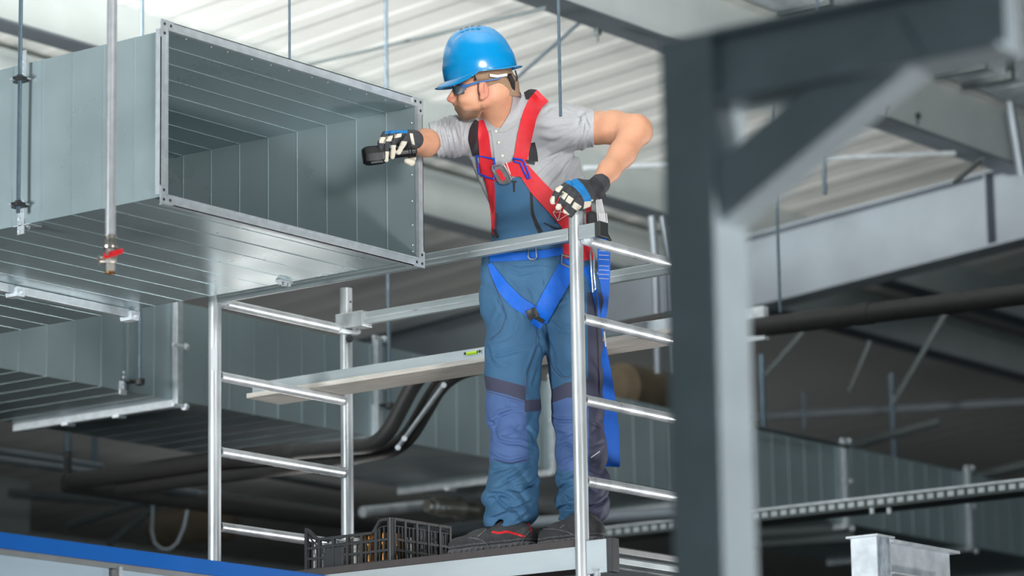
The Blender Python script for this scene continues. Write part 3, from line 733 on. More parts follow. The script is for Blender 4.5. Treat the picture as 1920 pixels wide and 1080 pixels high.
for (fx, fy, r, h, mk, lab) in ((.12, .16, .026, .11, 'brass', 'copper coloured pipe fitting in the crate, nearest its front corner'),
                            (.12, .33, .026, .11, 'brass', 'copper coloured pipe fitting in the crate, second from the front corner'),
                            (.45, .12, .035, .10, 'white', 'white cup with a pale rim at the right end of the crate'),
                            (.25, .12, .02, .11, 'brass', 'copper coloured pipe fitting against the short side of the crate'),
                            (.12, .52, .034, .105, 'white', 'white tube fitting in the middle of the crate'),
                            (.12, .72, .034, .10, 'flange', 'bright metal tube fitting towards the far end of the crate'),
                            (.12, .90, .034, .10, 'white', 'white plastic fitting at the far end of the crate'),
                            (.50, .70, .035, .11, 'flange', 'silver fitting deep in the crate')):
    c = (CXa+(CXb-CXa)*fx, cy1+(cy2-cy1)*fy, DK+.0061)
    tag(MB().lathe(c, Z_, [(0, r*.9), (.01, r), (h*.55, r), (h*.6, r*1.12), (h*.75, r*1.12), (h*.78, r*.9), (h, r*.9)], 16).build('pipe_fitting', mk), lab, 'pipe fitting', 'fittings in the crate')
# ------------------------------------------------------------------ solid modelling by distance fields
BD = 12.9                                      # body frame origin, metres from the camera along its axis
BO = CC + CF*BD
BM = Matrix([[CR[i], CU[i], CF[i], BO[i]] for i in range(3)]+[[0, 0, 0, 1]])
B3 = np.stack([CR, CU, CF])                    # rows: body axes in world
def b(u, v, dz=0.):
    D = BD+dz
    return np.array([(u-960)/FPX*D, (540-v)/FPX*D, dz])
def w2b(p): return B3 @ (np.array(p, float)-BO)
PX = BD/FPX                                    # metres per photo pixel at the body
def to_px(v):
    v = np.asarray(v); D = BD+v[..., 2]
    return 960+v[..., 0]/D*FPX, 540-v[..., 1]/D*FPX

class Field:
    def __init__(s, lo, hi, h, fine=None, hf=None):
        s.lo = np.array(lo, float); s.h = h; s.ax = []
        for i in range(3):
            a = []; t = lo[i]
            while t < hi[i]+h:
                a.append(t); t += hf if fine and fine[i][0] <= t <= fine[i][1] else h
            s.ax.append(np.array(a, np.float32))
        s.n = np.array([len(a) for a in s.ax])
        s.F = np.full(s.n, 1., np.float32)
    def block(s, lo, hi):
        sl = []
        for i in range(3):
            a = max(0, int(np.searchsorted(s.ax[i], lo[i]))-1); c = min(s.n[i], int(np.searchsorted(s.ax[i], hi[i]))+1)
            if c <= a: return None
            sl.append(slice(a, c))
        X, Y, Z = np.meshgrid(s.ax[0][sl[0]], s.ax[1][sl[1]], s.ax[2][sl[2]], indexing='ij', sparse=True)
        return tuple(sl), X, Y, Z
    def put(s, sl, d, k, op):
        A = s.F[sl]
        if op == '+':
            hh = np.maximum(k-np.abs(A-d), 0)/k; s.F[sl] = np.minimum(A, d)-hh*hh*k*.25
        elif op == '-':
            d = -d; hh = np.maximum(k-np.abs(A-d), 0)/k; s.F[sl] = np.maximum(A, d)+hh*hh*k*.25
    def cap(s, a, b_, ra, rb, k=.02, sz=1., op='+', sx=1.):
        a, b_ = np.array(a, float), np.array(b_, float); R = max(ra, rb)*max(1, sx)+k+3*s.h
        r = s.block(np.minimum(a, b_)-R, np.maximum(a, b_)+R)
        if r is None: return s
        sl, X, Y, Z = r; X = X-a[0]; Y = Y-a[1]; Z = (Z-a[2])/sz; X = X/sx
        d = b_-a; d = np.array([d[0]/sx, d[1], d[2]/sz]); L = max(d@d, 1e-9)
        t = np.clip((X*d[0]+Y*d[1]+Z*d[2])/L, 0, 1)
        D = np.sqrt((X-t*d[0])**2+(Y-t*d[1])**2+(Z-t*d[2])**2)-(ra+(rb-ra)*t)
        s.put(sl, D*min(1, sz, sx) if min(sz, sx) < 1 else D, k, op); return s
    def chain(s, pts, k=.02, sz=1., op='+'):
        for p, q in zip(pts[:-1], pts[1:]): s.cap(p[0], q[0], p[1], q[1], k, sz, op)
        return s
    def ell(s, c, r, R=None, k=.02, op='+'):
        c = np.array(c, float); r = np.array(r, float); m = r.max()+k+3*s.h
        q = s.block(c-m, c+m)
        if q is None: return s
        sl, X, Y, Z = q; X = X-c[0]; Y = Y-c[1]; Z = Z-c[2]
        if R is not None:
            R = np.array(R); X, Y, Z = (R[i][0]*X+R[i][1]*Y+R[i][2]*Z for i in range(3))
        k0 = np.sqrt((X/r[0])**2+(Y/r[1])**2+(Z/r[2])**2); k1 = np.sqrt((X/r[0]**2)**2+(Y/r[1]**2)**2+(Z/r[2]**2)**2)+1e-9
        s.put(sl, k0*(k0-1)/k1, k, op); return s
    def warp(s, fn):
        X, Y, Z = np.meshgrid(*s.ax, indexing='ij', sparse=True); s.F += fn(X, Y, Z).astype(np.float32); return s
    def clip(s, fn):
        X, Y, Z = np.meshgrid(*s.ax, indexing='ij', sparse=True); s.F = np.maximum(s.F, fn(X, Y, Z).astype(np.float32)); return s
    def mesh(s):
        F = s.F; I = F < 0; c = [F[i:F.shape[0]-1+i, j:F.shape[1]-1+j, k:F.shape[2]-1+k] for i in (0, 1) for j in (0, 1) for k in (0, 1)]
        ci = [I[i:F.shape[0]-1+i, j:F.shape[1]-1+j, k:F.shape[2]-1+k] for i in (0, 1) for j in (0, 1) for k in (0, 1)]
        cnt = sum(x.astype(np.int8) for x in ci); act = (cnt > 0) & (cnt < 8)
        idx = np.full(act.shape, -1, np.int64); ids = np.argwhere(act); idx[act] = np.arange(len(ids))
        vals = np.stack([x[act] for x in c], 1); off = np.array([(i, j, k) for i in (0, 1) for j in (0, 1) for k in (0, 1)], float)
        acc = np.zeros((len(ids), 3)); n = np.zeros(len(ids))
        for p in range(8):
            for q in range(p+1, 8):
                if abs(off[p]-off[q]).sum() != 1: continue
                a, e = vals[:, p], vals[:, q]; m = (a < 0) != (e < 0)
                t = a[m]/(a[m]-e[m]); acc[m] += off[p]+(off[q]-off[p])*t[:, None]; n[m] += 1
        W_ = ids+acc/n[:, None]; V = np.stack([np.interp(W_[:, i], np.arange(s.n[i]), s.ax[i].astype(float)) for i in range(3)], 1)
        faces = []
        for ax in range(3):
            sl0 = [slice(1, -1)]*3; sl1 = [slice(1, -1)]*3; sl0[ax] = slice(0, -1); sl1[ax] = slice(1, None)
            A, Bq = I[tuple(sl0)], I[tuple(sl1)]
            for flip, mm in ((0, A & ~Bq), (1, ~A & Bq)):
                e = np.argwhere(mm); o = np.ones(3, int); o[ax] = 0; e = e+o
                u, w = [(1, 2), (2, 0), (0, 1)][ax]
                du = np.zeros(3, int); du[u] = 1; dw = np.zeros(3, int); dw[w] = 1
                q = [idx[tuple((e-du-dw).T)], idx[tuple((e-dw).T)], idx[tuple(e.T)], idx[tuple((e-du).T)]]
                q = np.stack(q if not flip else q[::-1], 1); faces.append(q)
        Fc = np.concatenate(faces); Fc = Fc[(Fc >= 0).all(1)]
        return V, Fc

def organic(name, field, mats, parent, paint=None, relax=1, lines=None):
    V, Fc = field.mesh() if isinstance(field, Field) else field
    # light smoothing of the voxel steps
    if relax:
        e = np.concatenate([Fc[:, [0, 1]], Fc[:, [1, 2]], Fc[:, [2, 3]], Fc[:, [3, 0]]])
        for _ in range(relax):
            S = np.zeros_like(V); n = np.zeros(len(V))
            for a_, c_ in ((0, 1), (1, 0)):
                for k in range(3): S[:, k] += np.bincount(e[:, a_], V[e[:, c_], k], len(V))
                n += np.bincount(e[:, a_], minlength=len(V))
            V = V*.5+.5*S/np.maximum(n, 1)[:, None]
    if lines: V = crease(V, Fc, lines)
    me = bpy.data.meshes.new(name); me.from_pydata(V.tolist(), [], Fc.tolist())
    for q in mats: me.materials.append(M[q])
    if paint is not None:
        me.polygons.foreach_set('material_index', paint(V[Fc].mean(1)).astype(int))
    me.update(); me.polygons.foreach_set('use_smooth', [True]*len(me.polygons))
    o = bpy.data.objects.new(name, me); SC.collection.objects.link(o)
    o.matrix_world = BM
    o.parent = parent; o.matrix_parent_inverse = Matrix.Identity(4) if parent is None else (Matrix.Translation(-Vector(EMP[parent.name])) if parent.name in EMP else BM.inverted())
    o.matrix_basis = BM
    return o, V, Fc

def crease(V, Fc, lines, A=.005, w=.006, ridge=.55):
    """press fold lines (photo pixels on the camera side of the garment) into a mesh"""
    e1 = V[Fc[:, 1]]-V[Fc[:, 0]]; e2 = V[Fc[:, 3]]-V[Fc[:, 0]]; fn = np.cross(e1, e2)
    N = np.zeros_like(V)
    for j in range(4):
        for k in range(3): N[:, k] += np.bincount(Fc[:, j], fn[:, k], len(V))
    N /= np.linalg.norm(N, axis=1)[:, None]+1e-12
    u, v = to_px(V); front = np.clip(-N[:, 2]*2.5, 0, 1); disp = np.zeros(len(V))
    for L in lines:
        a = A; ww = w
        if isinstance(L, tuple): L, a, ww = L
        p = np.array(L, float); seg = np.r_[0, np.cumsum(np.linalg.norm(np.diff(p, axis=0), axis=1))]; n = max(4, int(seg[-1]/2.5)); t = np.linspace(0, seg[-1], n)
        x = np.interp(t, seg, p[:, 0]); y = np.interp(t, seg, p[:, 1])
        for _ in range(3): x[1:-1] = (x[:-2]+2*x[1:-1]+x[2:])/4; y[1:-1] = (y[:-2]+2*y[1:-1]+y[2:])/4
        m = np.nonzero((u > x.min()-20) & (u < x.max()+20) & (v > y.min()-20) & (v < y.max()+20))[0]
        if not len(m): continue
        d2 = (u[m, None]-x)**2+(v[m, None]-y)**2; j = d2.argmin(1); d = np.sqrt(d2[np.arange(len(m)), j])*PX
        side = np.sign((u[m]-x[j])*np.gradient(y)[j]-(v[m]-y[j])*np.gradient(x)[j])
        env = np.sin(np.pi*(j+.7)/(n+.4))**.6
        g = -np.exp(-(d/ww)**2)+ridge*np.exp(-((d-2.0*ww)/(1.1*ww))**2)*(1+.5*side)
        disp[m] += a*env*g
    return V+N*(disp*front)[:, None]

def psd(u, v, poly):
    """signed distance in pixels to an outline, positive inside"""
    d = np.full(u.shape, 1e9); n = len(poly)
    for i in range(n):
        (x0, y0), (x1, y1) = poly[i], poly[(i+1) % n]; ex, ey = x1-x0, y1-y0
        t = np.clip(((u-x0)*ex+(v-y0)*ey)/(ex*ex+ey*ey), 0, 1)
        d = np.minimum(d, (u-x0-t*ex)**2+(v-y0-t*ey)**2)
    return np.sqrt(d)*np.where(inpoly(u, v, poly), 1, -1)
ZM = {}
def zoned(name, base, zones):
    """cloth made of several dyed panels: crisp borders from per-vertex distances"""
    m = M[base].copy(); m.name = name; nt = m.node_tree; bs = nt.nodes['Principled BSDF']
    l = bs.inputs['Base Color'].links; src = l[0].from_socket if l else None
    if src is None:
        rgb = nt.nodes.new('ShaderNodeRGB'); rgb.outputs[0].default_value = bs.inputs['Base Color'].default_value; src = rgb.outputs[0]
    for i, (col, soft) in enumerate(zones):
        at = nt.nodes.new('ShaderNodeAttribute'); at.attribute_name = 'zone%d' % i
        mr = nt.nodes.new('ShaderNodeMapRange'); mr.inputs[1].default_value = -soft; mr.inputs[2].default_value = soft
        mx = nt.nodes.new('ShaderNodeMix'); mx.data_type = 'RGBA'; mx.inputs['B'].default_value = (*lin(col), 1)
        nt.links.new(at.outputs['Fac'], mr.inputs[0]); nt.links.new(mr.outputs[0], mx.inputs['Factor'])
        nt.links.new(src, mx.inputs['A']); src = mx.outputs['Result']
    nt.links.new(src, bs.inputs['Base Color']); M[name] = m
def set_zones(o, vals):
    for i, d in enumerate(vals):
        a = o.data.attributes.new('zone%d' % i, 'FLOAT', 'POINT'); a.data.foreach_set('value', d.astype(np.float32))
def inpoly(U, Vv, poly):
    r = np.zeros(U.shape, bool); n = len(poly)
    for i in range(n):
        (x0, y0), (x1, y1) = poly[i], poly[(i+1) % n]
        c = ((y0 > Vv) != (y1 > Vv)) & (U < (x1-x0)*(Vv-y0)/((y1-y0) or 1e-9)+x0); r ^= c
    return r

M['skin'] = mat('skin', (204, 150, 120), .58, 0, .06, 30, .0006, 160, sub=.08)
M['stubble'] = mat('stubbled_skin', (158, 122, 98), .7, 0, .22, 420, .001, 500)
M['hair'] = mat('short_brown_hair', (150, 122, 98), .75, 0, .35, 420, .002, 500)
M['shirt'] = mat('grey_melange_cotton', (170, 172, 176), .85, 0, .07, 260, .0006, 700)
M['blue'] = mat('work_trouser_blue', (60, 104, 140), .75, 0, .05, 14, .0005, 500)
M['violet'] = mat('knee_panel_blue', (84, 116, 178), .72, 0, .05, 14, .0005, 500)
M['navy'] = mat('dark_navy_panel', (72, 74, 98), .8, 0, .06, 20, .0005, 500)
M['redweb'] = mat('red_webbing', (214, 38, 50), .6, 0, .05, 50, .0003, 120, wave='DIAGONAL')
M['blueweb'] = mat('blue_webbing', (0, 102, 214), .5, 0, .06, 50, .0004, 120, wave='DIAGONAL')
M['blackweb'] = mat('black_webbing', (38, 38, 42), .7, 0, .05, 50, .0006, 200)
M['whiteweb'] = mat('white_webbing', (205, 205, 208), .7, 0, .08, 60, .0006, 300)
M['steel'] = mat('buckle_steel', (190, 195, 198), .28, .85, .1, 40)
M['helmet'] = mat('blue_helmet_shell', (0, 126, 186), .22, 0, .02, 4, coat=.6)
M['lens'] = mat('smoked_lens', (70, 78, 88), .12, 0, coat=.8)
M['framebl'] = mat('blue_glasses_frame', (60, 110, 170), .35)
M['glove'] = mat('dark_glove_fabric', (58, 60, 64), .75, 0, .1, 120, .0006, 400)
M['cream'] = mat('cream_leather', (216, 210, 194), .7, 0, .08, 90, .0006, 300)
M['gblue'] = mat('glove_blue_band', (16, 122, 186), .7, 0, .05, 90, .0006, 300)
M['shoe'] = mat('dark_shoe_suede', (66, 66, 68), .8, 0, .2, 60, .0008, 200)
M['sole'] = mat('scuffed_sole', (104, 104, 106), .75, 0, .3, 50, .0015, 90)
M['torch'] = mat('black_torch_alloy', (34, 35, 37), .35, .5, .1, 60)
M['stitch'] = mat('white_stitching', (236, 210, 210), .7)

# ------------------------------------------------------------------ the man
foot0 = BO+B3.T @ b(985, 1035, -.2); foot0[2] = DK
man = thing('person', 'man in blue helmet and blue dungarees on the scaffold, reaching towards the duct', 'person', foot0)

# body: head, neck, trunk, both arms and hands in one surface, face turned to his right
hz = -.06
def hb(u, v, z=0.): return b(u, v, hz+z)
f = Field((-.42, -.28, -.62), (.66, .97, .36), .0048, ((-.17, .03), (.60, .80), (-.17, .05)), .0021)
f.cap(b(935, 225, .05), b(925, 175, hz), .060, .056, .02)                      # neck
f.cap(b(952, 215, .06), b(946, 165, hz+.01), .045, .046, .03)
f.ell(hb(908, 128), (.097, .100, .076))                                       # skull
f.ell(hb(883, 172), (.056, .070, .058), k=.03)
f.cap(hb(907, 186, -.030), hb(874, 208, -.008), .026, .022, .025)
f.cap(hb(907, 186, .030), hb(874, 208, .008), .026, .022, .025)
f.cap(hb(874, 211, -.012), hb(874, 211, .012), .023, .023, .02); f.cap(hb(874, 211), hb(893, 212), .018, .016, .02)                # chin
f.cap(hb(854, 158, -.028), hb(854, 158, .028), .010, .010, .02)                # brow
f.cap(hb(852, 168), hb(843, 186), .0065, .0105, .012); f.cap(hb(864, 180), hb(851, 187), .016, .010, .012)                        # nose
f.ell(hb(848, 188, -.009), (.010, .007, .0075), k=.008); f.ell(hb(848, 188, .009), (.010, .007, .0075), k=.008)
f.ell(hb(861, 170, -.034), (.013, .010, .014), k=.012, op='-'); f.ell(hb(861, 170, .034), (.013, .010, .014), k=.012, op='-')
f.ell(hb(862, 170, -.031), (.011, .011, .011), k=.003); f.ell(hb(862, 170, .031), (.011, .011, .011), k=.003)  # eyes
f.ell(hb(873, 186, -.042), (.028, .020, .018), k=.02); f.ell(hb(873, 186, .042), (.028, .020, .018), k=.02)      # cheeks
f.ell(hb(867, 196), (.030, .030, .032), k=.02)
f.cap(hb(854, 197.5, -.014), hb(854, 197.5, .014), .0060, .0060, .008)              # upper lip
f.cap(hb(857, 204, -.013), hb(857, 204, .013), .0065, .0065, .008)              # lower lip
f.cap(hb(851, 200.8, -.018), hb(851, 200.8, .018), .0022, .0022, .004, op='-')
ang = math.radians(12); Re = [[math.cos(ang), math.sin(ang), 0], [-math.sin(ang), math.cos(ang), 0], [0, 0, 1]]
for sgn in (-1, 1):                                                            # ears
    f.ell(hb(907, 168, sgn*.079), (.0195, .034, .0105), Re, k=.008)
    f.ell(hb(904, 182, sgn*.078), (.0105, .012, .009), k=.006)
    f.ell(hb(905.5, 166, sgn*.0915), (.0115, .0240, .0095), Re, k=.003, op='-')
    f.ell(hb(900, 168, sgn*.083), (.005, .010, .0065), k=.004)
    f.cap(hb(909, 158, sgn*.084), hb(908, 176, sgn*.084), .0028, .0028, .003)
f.cap(b(985, 260, .06), b(1010, 440, .02), .11, .11, .05, .7)                   # trunk
f.cap(b(890, 248, .10), b(1060, 238, .0), .06, .06, .05)
f.chain([(b(880, 248, .12), .058), (b(842, 262, .02), .036), (b(812, 265, -.12), .040), (b(798, 268, -.19), .049), (b(772, 266, -.295), .036)], .02)
f.chain([(b(1070, 238, -.02), .056), (b(1120, 240, -.08), .058), (b(1150, 239, -.12), .060), (b(1192, 243, -.19), .055)], .02)
f.chain([(b(1192, 244, -.19), .054), (b(1166, 289, -.25), .047), (b(1142, 320, -.31), .038), (b(1121, 347, -.37), .030)], .022)
f.cap(b(1199, 240, -.19), b(1204, 252, -.19), .034, .034, .02)                 # point of the elbow
# hands inside the gloves
f.cap(b(766, 262, -.305), b(745, 262, -.32), .020, .014, .02); f.cap(b(1112, 356, -.40), b(1078, 362, -.435), .018, .014, .02, .8)
zoned('skin_face', 'skin', [((112, 84, 66), 4.0), ((196, 130, 108), 6.0)])
body, Vb, Fb = organic('body', f, ['skin_face'], man)
_u, _v = to_px(Vb); hd = np.where(np.abs(Vb[:, 2]-hz) < .09, 0, -50)
set_zones(body, [psd(_u, _v, [(845, 194), (853, 190), (862, 194), (872, 203), (886, 203), (899, 204), (903, 196), (907, 205), (902, 216), (890, 230), (850, 230), (840, 205)])-1.5+hd,
                 np.maximum(psd(_u, _v, [(900, 150), (922, 150), (922, 190), (900, 190)])-2, psd(_u, _v, [(834, 176), (852, 176), (852, 196), (834, 196)])+0)+hd])
bv_body = BVHTree.FromPolygons(Vb.tolist(), Fb.tolist())
print('body', len(Vb))

# hair below the helmet, at the side and nape
f = Field((-.18, .68, -.16), (.06, .93, .12), .0028)
f.ell(hb(908, 128), (.1005, .1035, .0795)); f.cap(b(951, 180, hz+.02), b(947, 160, hz+.01), .048, .052, .02)
f.ell(hb(907, 170, -.085), (.024, .036, .03), k=.004, op='-'); f.ell(hb(907, 170, .085), (.024, .036, .03), k=.004, op='-')
def hc(X, Y, Z):
    u = 960+X/(BD+Z)*FPX; v = 540-Y/(BD+Z)*FPX
    low = (v-(176+np.clip((u-925)*.12, -20, 5)))*PX; fr = (889-u+np.maximum(v-158, 0)*1.6)*PX
    return np.maximum(low+.0*Z, fr+.0*Z)
f.clip(hc)
organic('hair', f, ['hair'], man)

# helmet
def helmet():
    c = hb(899, 141, .0); a = math.radians(-12.0)
    fwd = np.array([-math.cos(a), math.sin(a), .0]); fwd = np.array([-.976, -.217, .0]); up = np.array([-.217, .976, 0.])
    up = np.array([.217*.0+.0, 0, 0])+np.array([-.0, 0, 0]) if False else np.array([-.217*-1*-1, .976, 0])
    up = np.array([.0, 1., 0])-fwd*fwd[1]; up /= np.linalg.norm(up); sd = np.array([0, 0, -1.])
    V = []; Fc = []; NT, NP_ = 96, 34
    def pt(t, s):      # t around, s 0 top .. 1 rim, >1 brim
        ct, st = math.cos(t), math.sin(t)
        A = .127 if ct > 0 else .138; Bw = .113
        ph = min(s, 1)*math.pi/2
        r = math.sin(ph)**.80; h = math.cos(ph)**.90*.176
        x, z = A*ct*r, Bw*st*r
        # raised crown ridge with two grooves
        band = .0045*(1/(1+math.exp((abs(z)-.036)/.0022)))*max(0, 1-(s/.93)**8)
        g2 = .0035*math.exp(-((abs(z)-.050)/.004)**2)*max(0, 1-(s/.8)**6)
        h += (band-g2)*math.cos(ph)**.5; x *= 1+(band-g2)*3*math.sin(ph)
        st_ = .003/(1+math.exp(-(s-.80)/.012)) if s <= 1 else .003
        x += st_*ct; z += st_*st
        if s > 1:
            q = (s-1)/.25; fr = max(0, ct)**2.2
            wd = .009+.033*fr+.012*max(0, -ct)**3
            x += wd*q*ct; z += wd*q*st*.8
            h -= (.004+.012*fr+.034*max(0, ct)**.8*st*st)*q**1.25
            h += .0015*math.sin(q*math.pi)
        h += -.010*(1-abs(ct))**1.2*0 + (.010*max(0, 1-abs(ct)*1.6))*(s > .75)*(min(s, 1)-.75)*4
        return c+fwd*x+up*h+sd*z
    ss = [i/26 for i in range(27)]+[1+.25*(i+1)/7 for i in range(7)]
    V.append(pt(0, 0))
    for s in ss[1:]:
        for k in range(NT): V.append(pt(2*math.pi*k/NT, s))
    for k in range(NT): Fc.append((0, 1+k, 1+(k+1) % NT))
    for i in range(len(ss)-2):
        for k in range(NT):
            a0 = 1+i*NT+k; a1 = 1+i*NT+(k+1) % NT; Fc.append((a0, a0+NT, a1+NT, a1))
    return [tuple(p) for p in V], Fc, c, fwd, up
V, Fc, hc0, hf, hu = helmet()
def bmesh_obj(name, V, Fc, mk, parent, smooth=40, solid=0., sub=0, inward=True):
    me = bpy.data.meshes.new(name); me.from_pydata([tuple(p) for p in V], [], [tuple(q) for q in Fc]); 
    for q in (mk if isinstance(mk, (list, tuple)) else [mk]): me.materials.append(M[q])
    me.update()
    if smooth: me.polygons.foreach_set('use_smooth', [True]*len(me.polygons)); me.set_sharp_from_angle(angle=math.radians(smooth))
    o = bpy.data.objects.new(name, me); SC.collection.objects.link(o); o.parent = parent
    o.matrix_parent_inverse = Matrix.Translation(-Vector(EMP[parent.name])) if parent.name in EMP else BM.inverted()
    o.matrix_basis = BM
    if solid: md = o.modifiers.new('solid', 'SOLIDIFY'); md.thickness = solid; md.offset = -1 if inward else 1
    if sub: md = o.modifiers.new('sub', 'SUBSURF'); md.levels = md.render_levels = sub
    return o
def mbB(mb, name, mk, parent, smooth=40): return bmesh_obj(name, mb.v, mb.f, mk, parent, smooth)
hel = bmesh_obj('helmet', V, Fc, 'helmet', man, 50, .003)
mb = MB()
for q in range(4):
    for s in (-1, 1):
        x = .03-.022*q; mb.obox(hc0+hf*x+hu*(.1795-abs(x-.0)**2*3.2)+np.array([0, 0, s*.044-.0]), hf*.008, hu*.0015, np.array([0, 0, .0022]))
mbB(mb, 'vent_slot', 'blackpl', hel)['kind'] = 'stuff'
mb = MB()       # suspension: white cradle edge, dark nape band with knob
pts = [hb(915+i*6, 143+.0*i, -.084+.004*i) for i in range(6)]
mb.poly([hb(918, 141, -.084), hb(932, 143, -.080), (hb(950, 140, -.06))], .006, 8); mbB(mb, 'white_cradle', 'white', hel)
mb = MB(); mb.poly([hb(884, 146, -.082), hb(889, 141, -.083), hb(893, 150, -.084)], .004, 6); mbB(mb, 'temple_strap', 'blackweb', hel)
mb = MB(); mb.poly([hb(955, 140, -.062), hb(962, 155, -.045), hb(962, 168, -.02), hb(963, 170, .04)], .0085, 8)
mbB(mb, 'nape_strap', 'blackweb', hel)
mb = MB(); mb.poly([hb(966, 132, -.03), hb(970, 146, -.03), hb(968, 152, -.03)], .003, 6); mbB(mb, 'strap_tail', 'blackweb', hel)
# glasses
gl = None
def lens(sg):
    V = []; Fc = []
    for i in range(9):
        for j in range(6):
            t = i/8; q = j/5
            u = 847+ (21+4*q)*t**1.25 - 0*q; zz = sg*(.006+.062*t**.75); v = 161+ (16-5*max(0, t-.6))*q-1.5*t+ (t*4*q if t < .5 else 2*q)
            u += 3*q*(1-t)
            V.append(hb(u, v, zz))
    for i in range(8):
        for j in range(5): a0 = i*6+j; Fc.append((a0, a0+1, a0+7, a0+6))
    return V, Fc
gf = MB()
for sg in (-1, 1):
    gf.poly([hb(847, 161, sg*.006), hb(855, 159.5, sg*.036), hb(868, 158.5, sg*.062)], .0028, 8)
    gf.poly([hb(867, 160, sg*.064), hb(873, 162, sg*.074), hb(882, 158, sg*.081), hb(900, 153.5, sg*.083), hb(916, 151, sg*.085), hb(932, 148, sg*.083), hb(940, 145, sg*.078)], [.005, .006, .0045, .0035, .003, .003, .002], 8)
gf.poly([hb(866, 161, -.066), hb(871, 165, -.07), hb(874, 168, -.07)], [.003, .003, .002], 8)
gl = mbB(gf, 'safety_glasses', 'framebl', man)
for sg in (-1, 1):
    V, Fc = lens(sg); bmesh_obj('lens', V, Fc, 'lens', gl, 60, .0015, 1)

# ---- clothing
def bump(x, c, w): return np.exp(-((x-c)/w)**2)
f = Field((-.34, .02, -.30), (.34, .76, .36), .0038)
k = .045
f.cap(b(975, 262, .065), b(1000, 335, .05), .125, .125, k, .72, sx=1.45)
f.cap(b(1000, 340, .045), b(1014, 440, .02), .125, .130, k, .78, sx=1.30)
f.cap(b(905, 250, .12), b(1050, 240, .0), .066, .070, .05, 1.1)
f.cap(b(985, 222, .07), b(1045, 228, .02), .060, .066, .05)
f.cap(b(930, 240, .10), b(970, 205, .08), .048, .055, .04)
f.chain([(b(885, 250, .14), .078), (b(850, 256, .02), .072), (b(812, 263, -.12), .067)], .03)
f.chain([(b(1045, 240, -.0), .080), (b(1080, 240, -.03), .072), (b(1118, 240, -.08), .068)], .04)
f.cap(b(905, 290, .09), b(920, 330, .07), .04, .03, .05)
# neck opening
f.cap(b(928, 190, .03), b(922, 150, .02), .062, .07, .01, op='-')
f.cap(b(920, 222, -.04), b(905, 195, -.08), .032, .05, .02, op='-')
def sleeve_cut(X, Y, Z):
    u = X/(BD+Z)*FPX+960; v = 540-Y/(BD+Z)*FPX
    d1 = ((812-u)+(v-262)*.30)*PX
    d1 = np.where(Y < .1, -1, d1); d2 = (u-1113.5+(v-240)*.04)*PX
    return np.maximum(d1, d2)
f.clip(sleeve_cut)
def shirt_folds(X, Y, Z):
    u = 960+X/(BD+Z)*FPX; v = 540-Y/(BD+Z)*FPX
    # pull lines fanning out of the armpit on the elbow side
    def cr(p): return (1-np.abs(np.sin(p/2)))*1.6-.55
    dx, dy = u-1112, v-222; th = np.arctan2(dy, -dx); r = np.hypot(dx, dy)
    a = -.0042*cr(th*22+r*.012)*bump(r, 95, 65)*(th > -.2)
    a = a-.0030*cr(th*40+1.3+r*.03)*bump(r, 45, 35)*(th > -.4)
    a = a-.0055*cr((u-v*.60)*.16+np.sin(v*.03)*.8)*bump(v, 345, 50)*bump(u, 1050, 50)
    a = a-.0045*cr((u-v*.25)*.60+np.sin(v*.09)*1.2)*bump(u, 838, 26)*(v < 300)
    a = a-.0035*cr((u*.8+v*.5)*.17+np.sin(v*.05))*bump(v, 290, 60)*bump(u, 890, 35)
    a = a-.0025*cr((u+v*.9)*.09+np.sin(u*.04))*bump(v, 270, 60)*bump(u, 1040, 40)
    return -a
f.warp(shirt_folds)
SH_LINES = [([(1088, 200), (1096, 230), (1092, 255), (1084, 272), (1075, 300), (1065, 336)], .003, .0035), ([(1101, 206), (1088, 214), (1082, 236)], .006, .007), ([(1094, 204), (1097, 222), (1104, 240)], .004, .005),
    ([(1012, 203), (1030, 190), (1050, 190)], .004, .006), ([(1016, 216), (1034, 200), (1060, 196)], .003, .006),
    ([(1008, 306), (1040, 291), (1074, 274)], .006, .007), ([(1018, 332), (1050, 300), (1078, 276)], .006, .007), ([(1042, 342), (1060, 315), (1076, 294)], .005, .006),
    ([(1004, 345), (1035, 312)], .005, .007), ([(1056, 350), (1072, 318), (1084, 285)], .005, .006), ([(1030, 355), (1045, 330)], .004, .006), ([(1074, 350), (1086, 310)], .004, .006),
    ([(858, 206), (864, 240), (868, 284)], .003, .0035), ([(846, 212), (837, 240), (846, 276)], .006, .006), ([(836, 214), (828, 240), (836, 280)], .005, .005), ([(822, 224), (818, 248), (826, 276)], .004, .004),
    ([(852, 214), (848, 245), (856, 280)], .005, .005), ([(876, 230), (868, 260), (878, 290)], .004, .006), ([(884, 288), (900, 320), (914, 362)], .005, .007), ([(894, 290), (902, 305)], .004, .006),
    ([(1000, 240), (1040, 250), (1070, 246)], .003, .010), ([(1010, 262), (1040, 268), (1064, 262)], .003, .009)]
shirt, Vs, Fs = organic('polo_shirt', f, ['shirt'], man, lines=SH_LINES)
print('shirt', len(Vs))

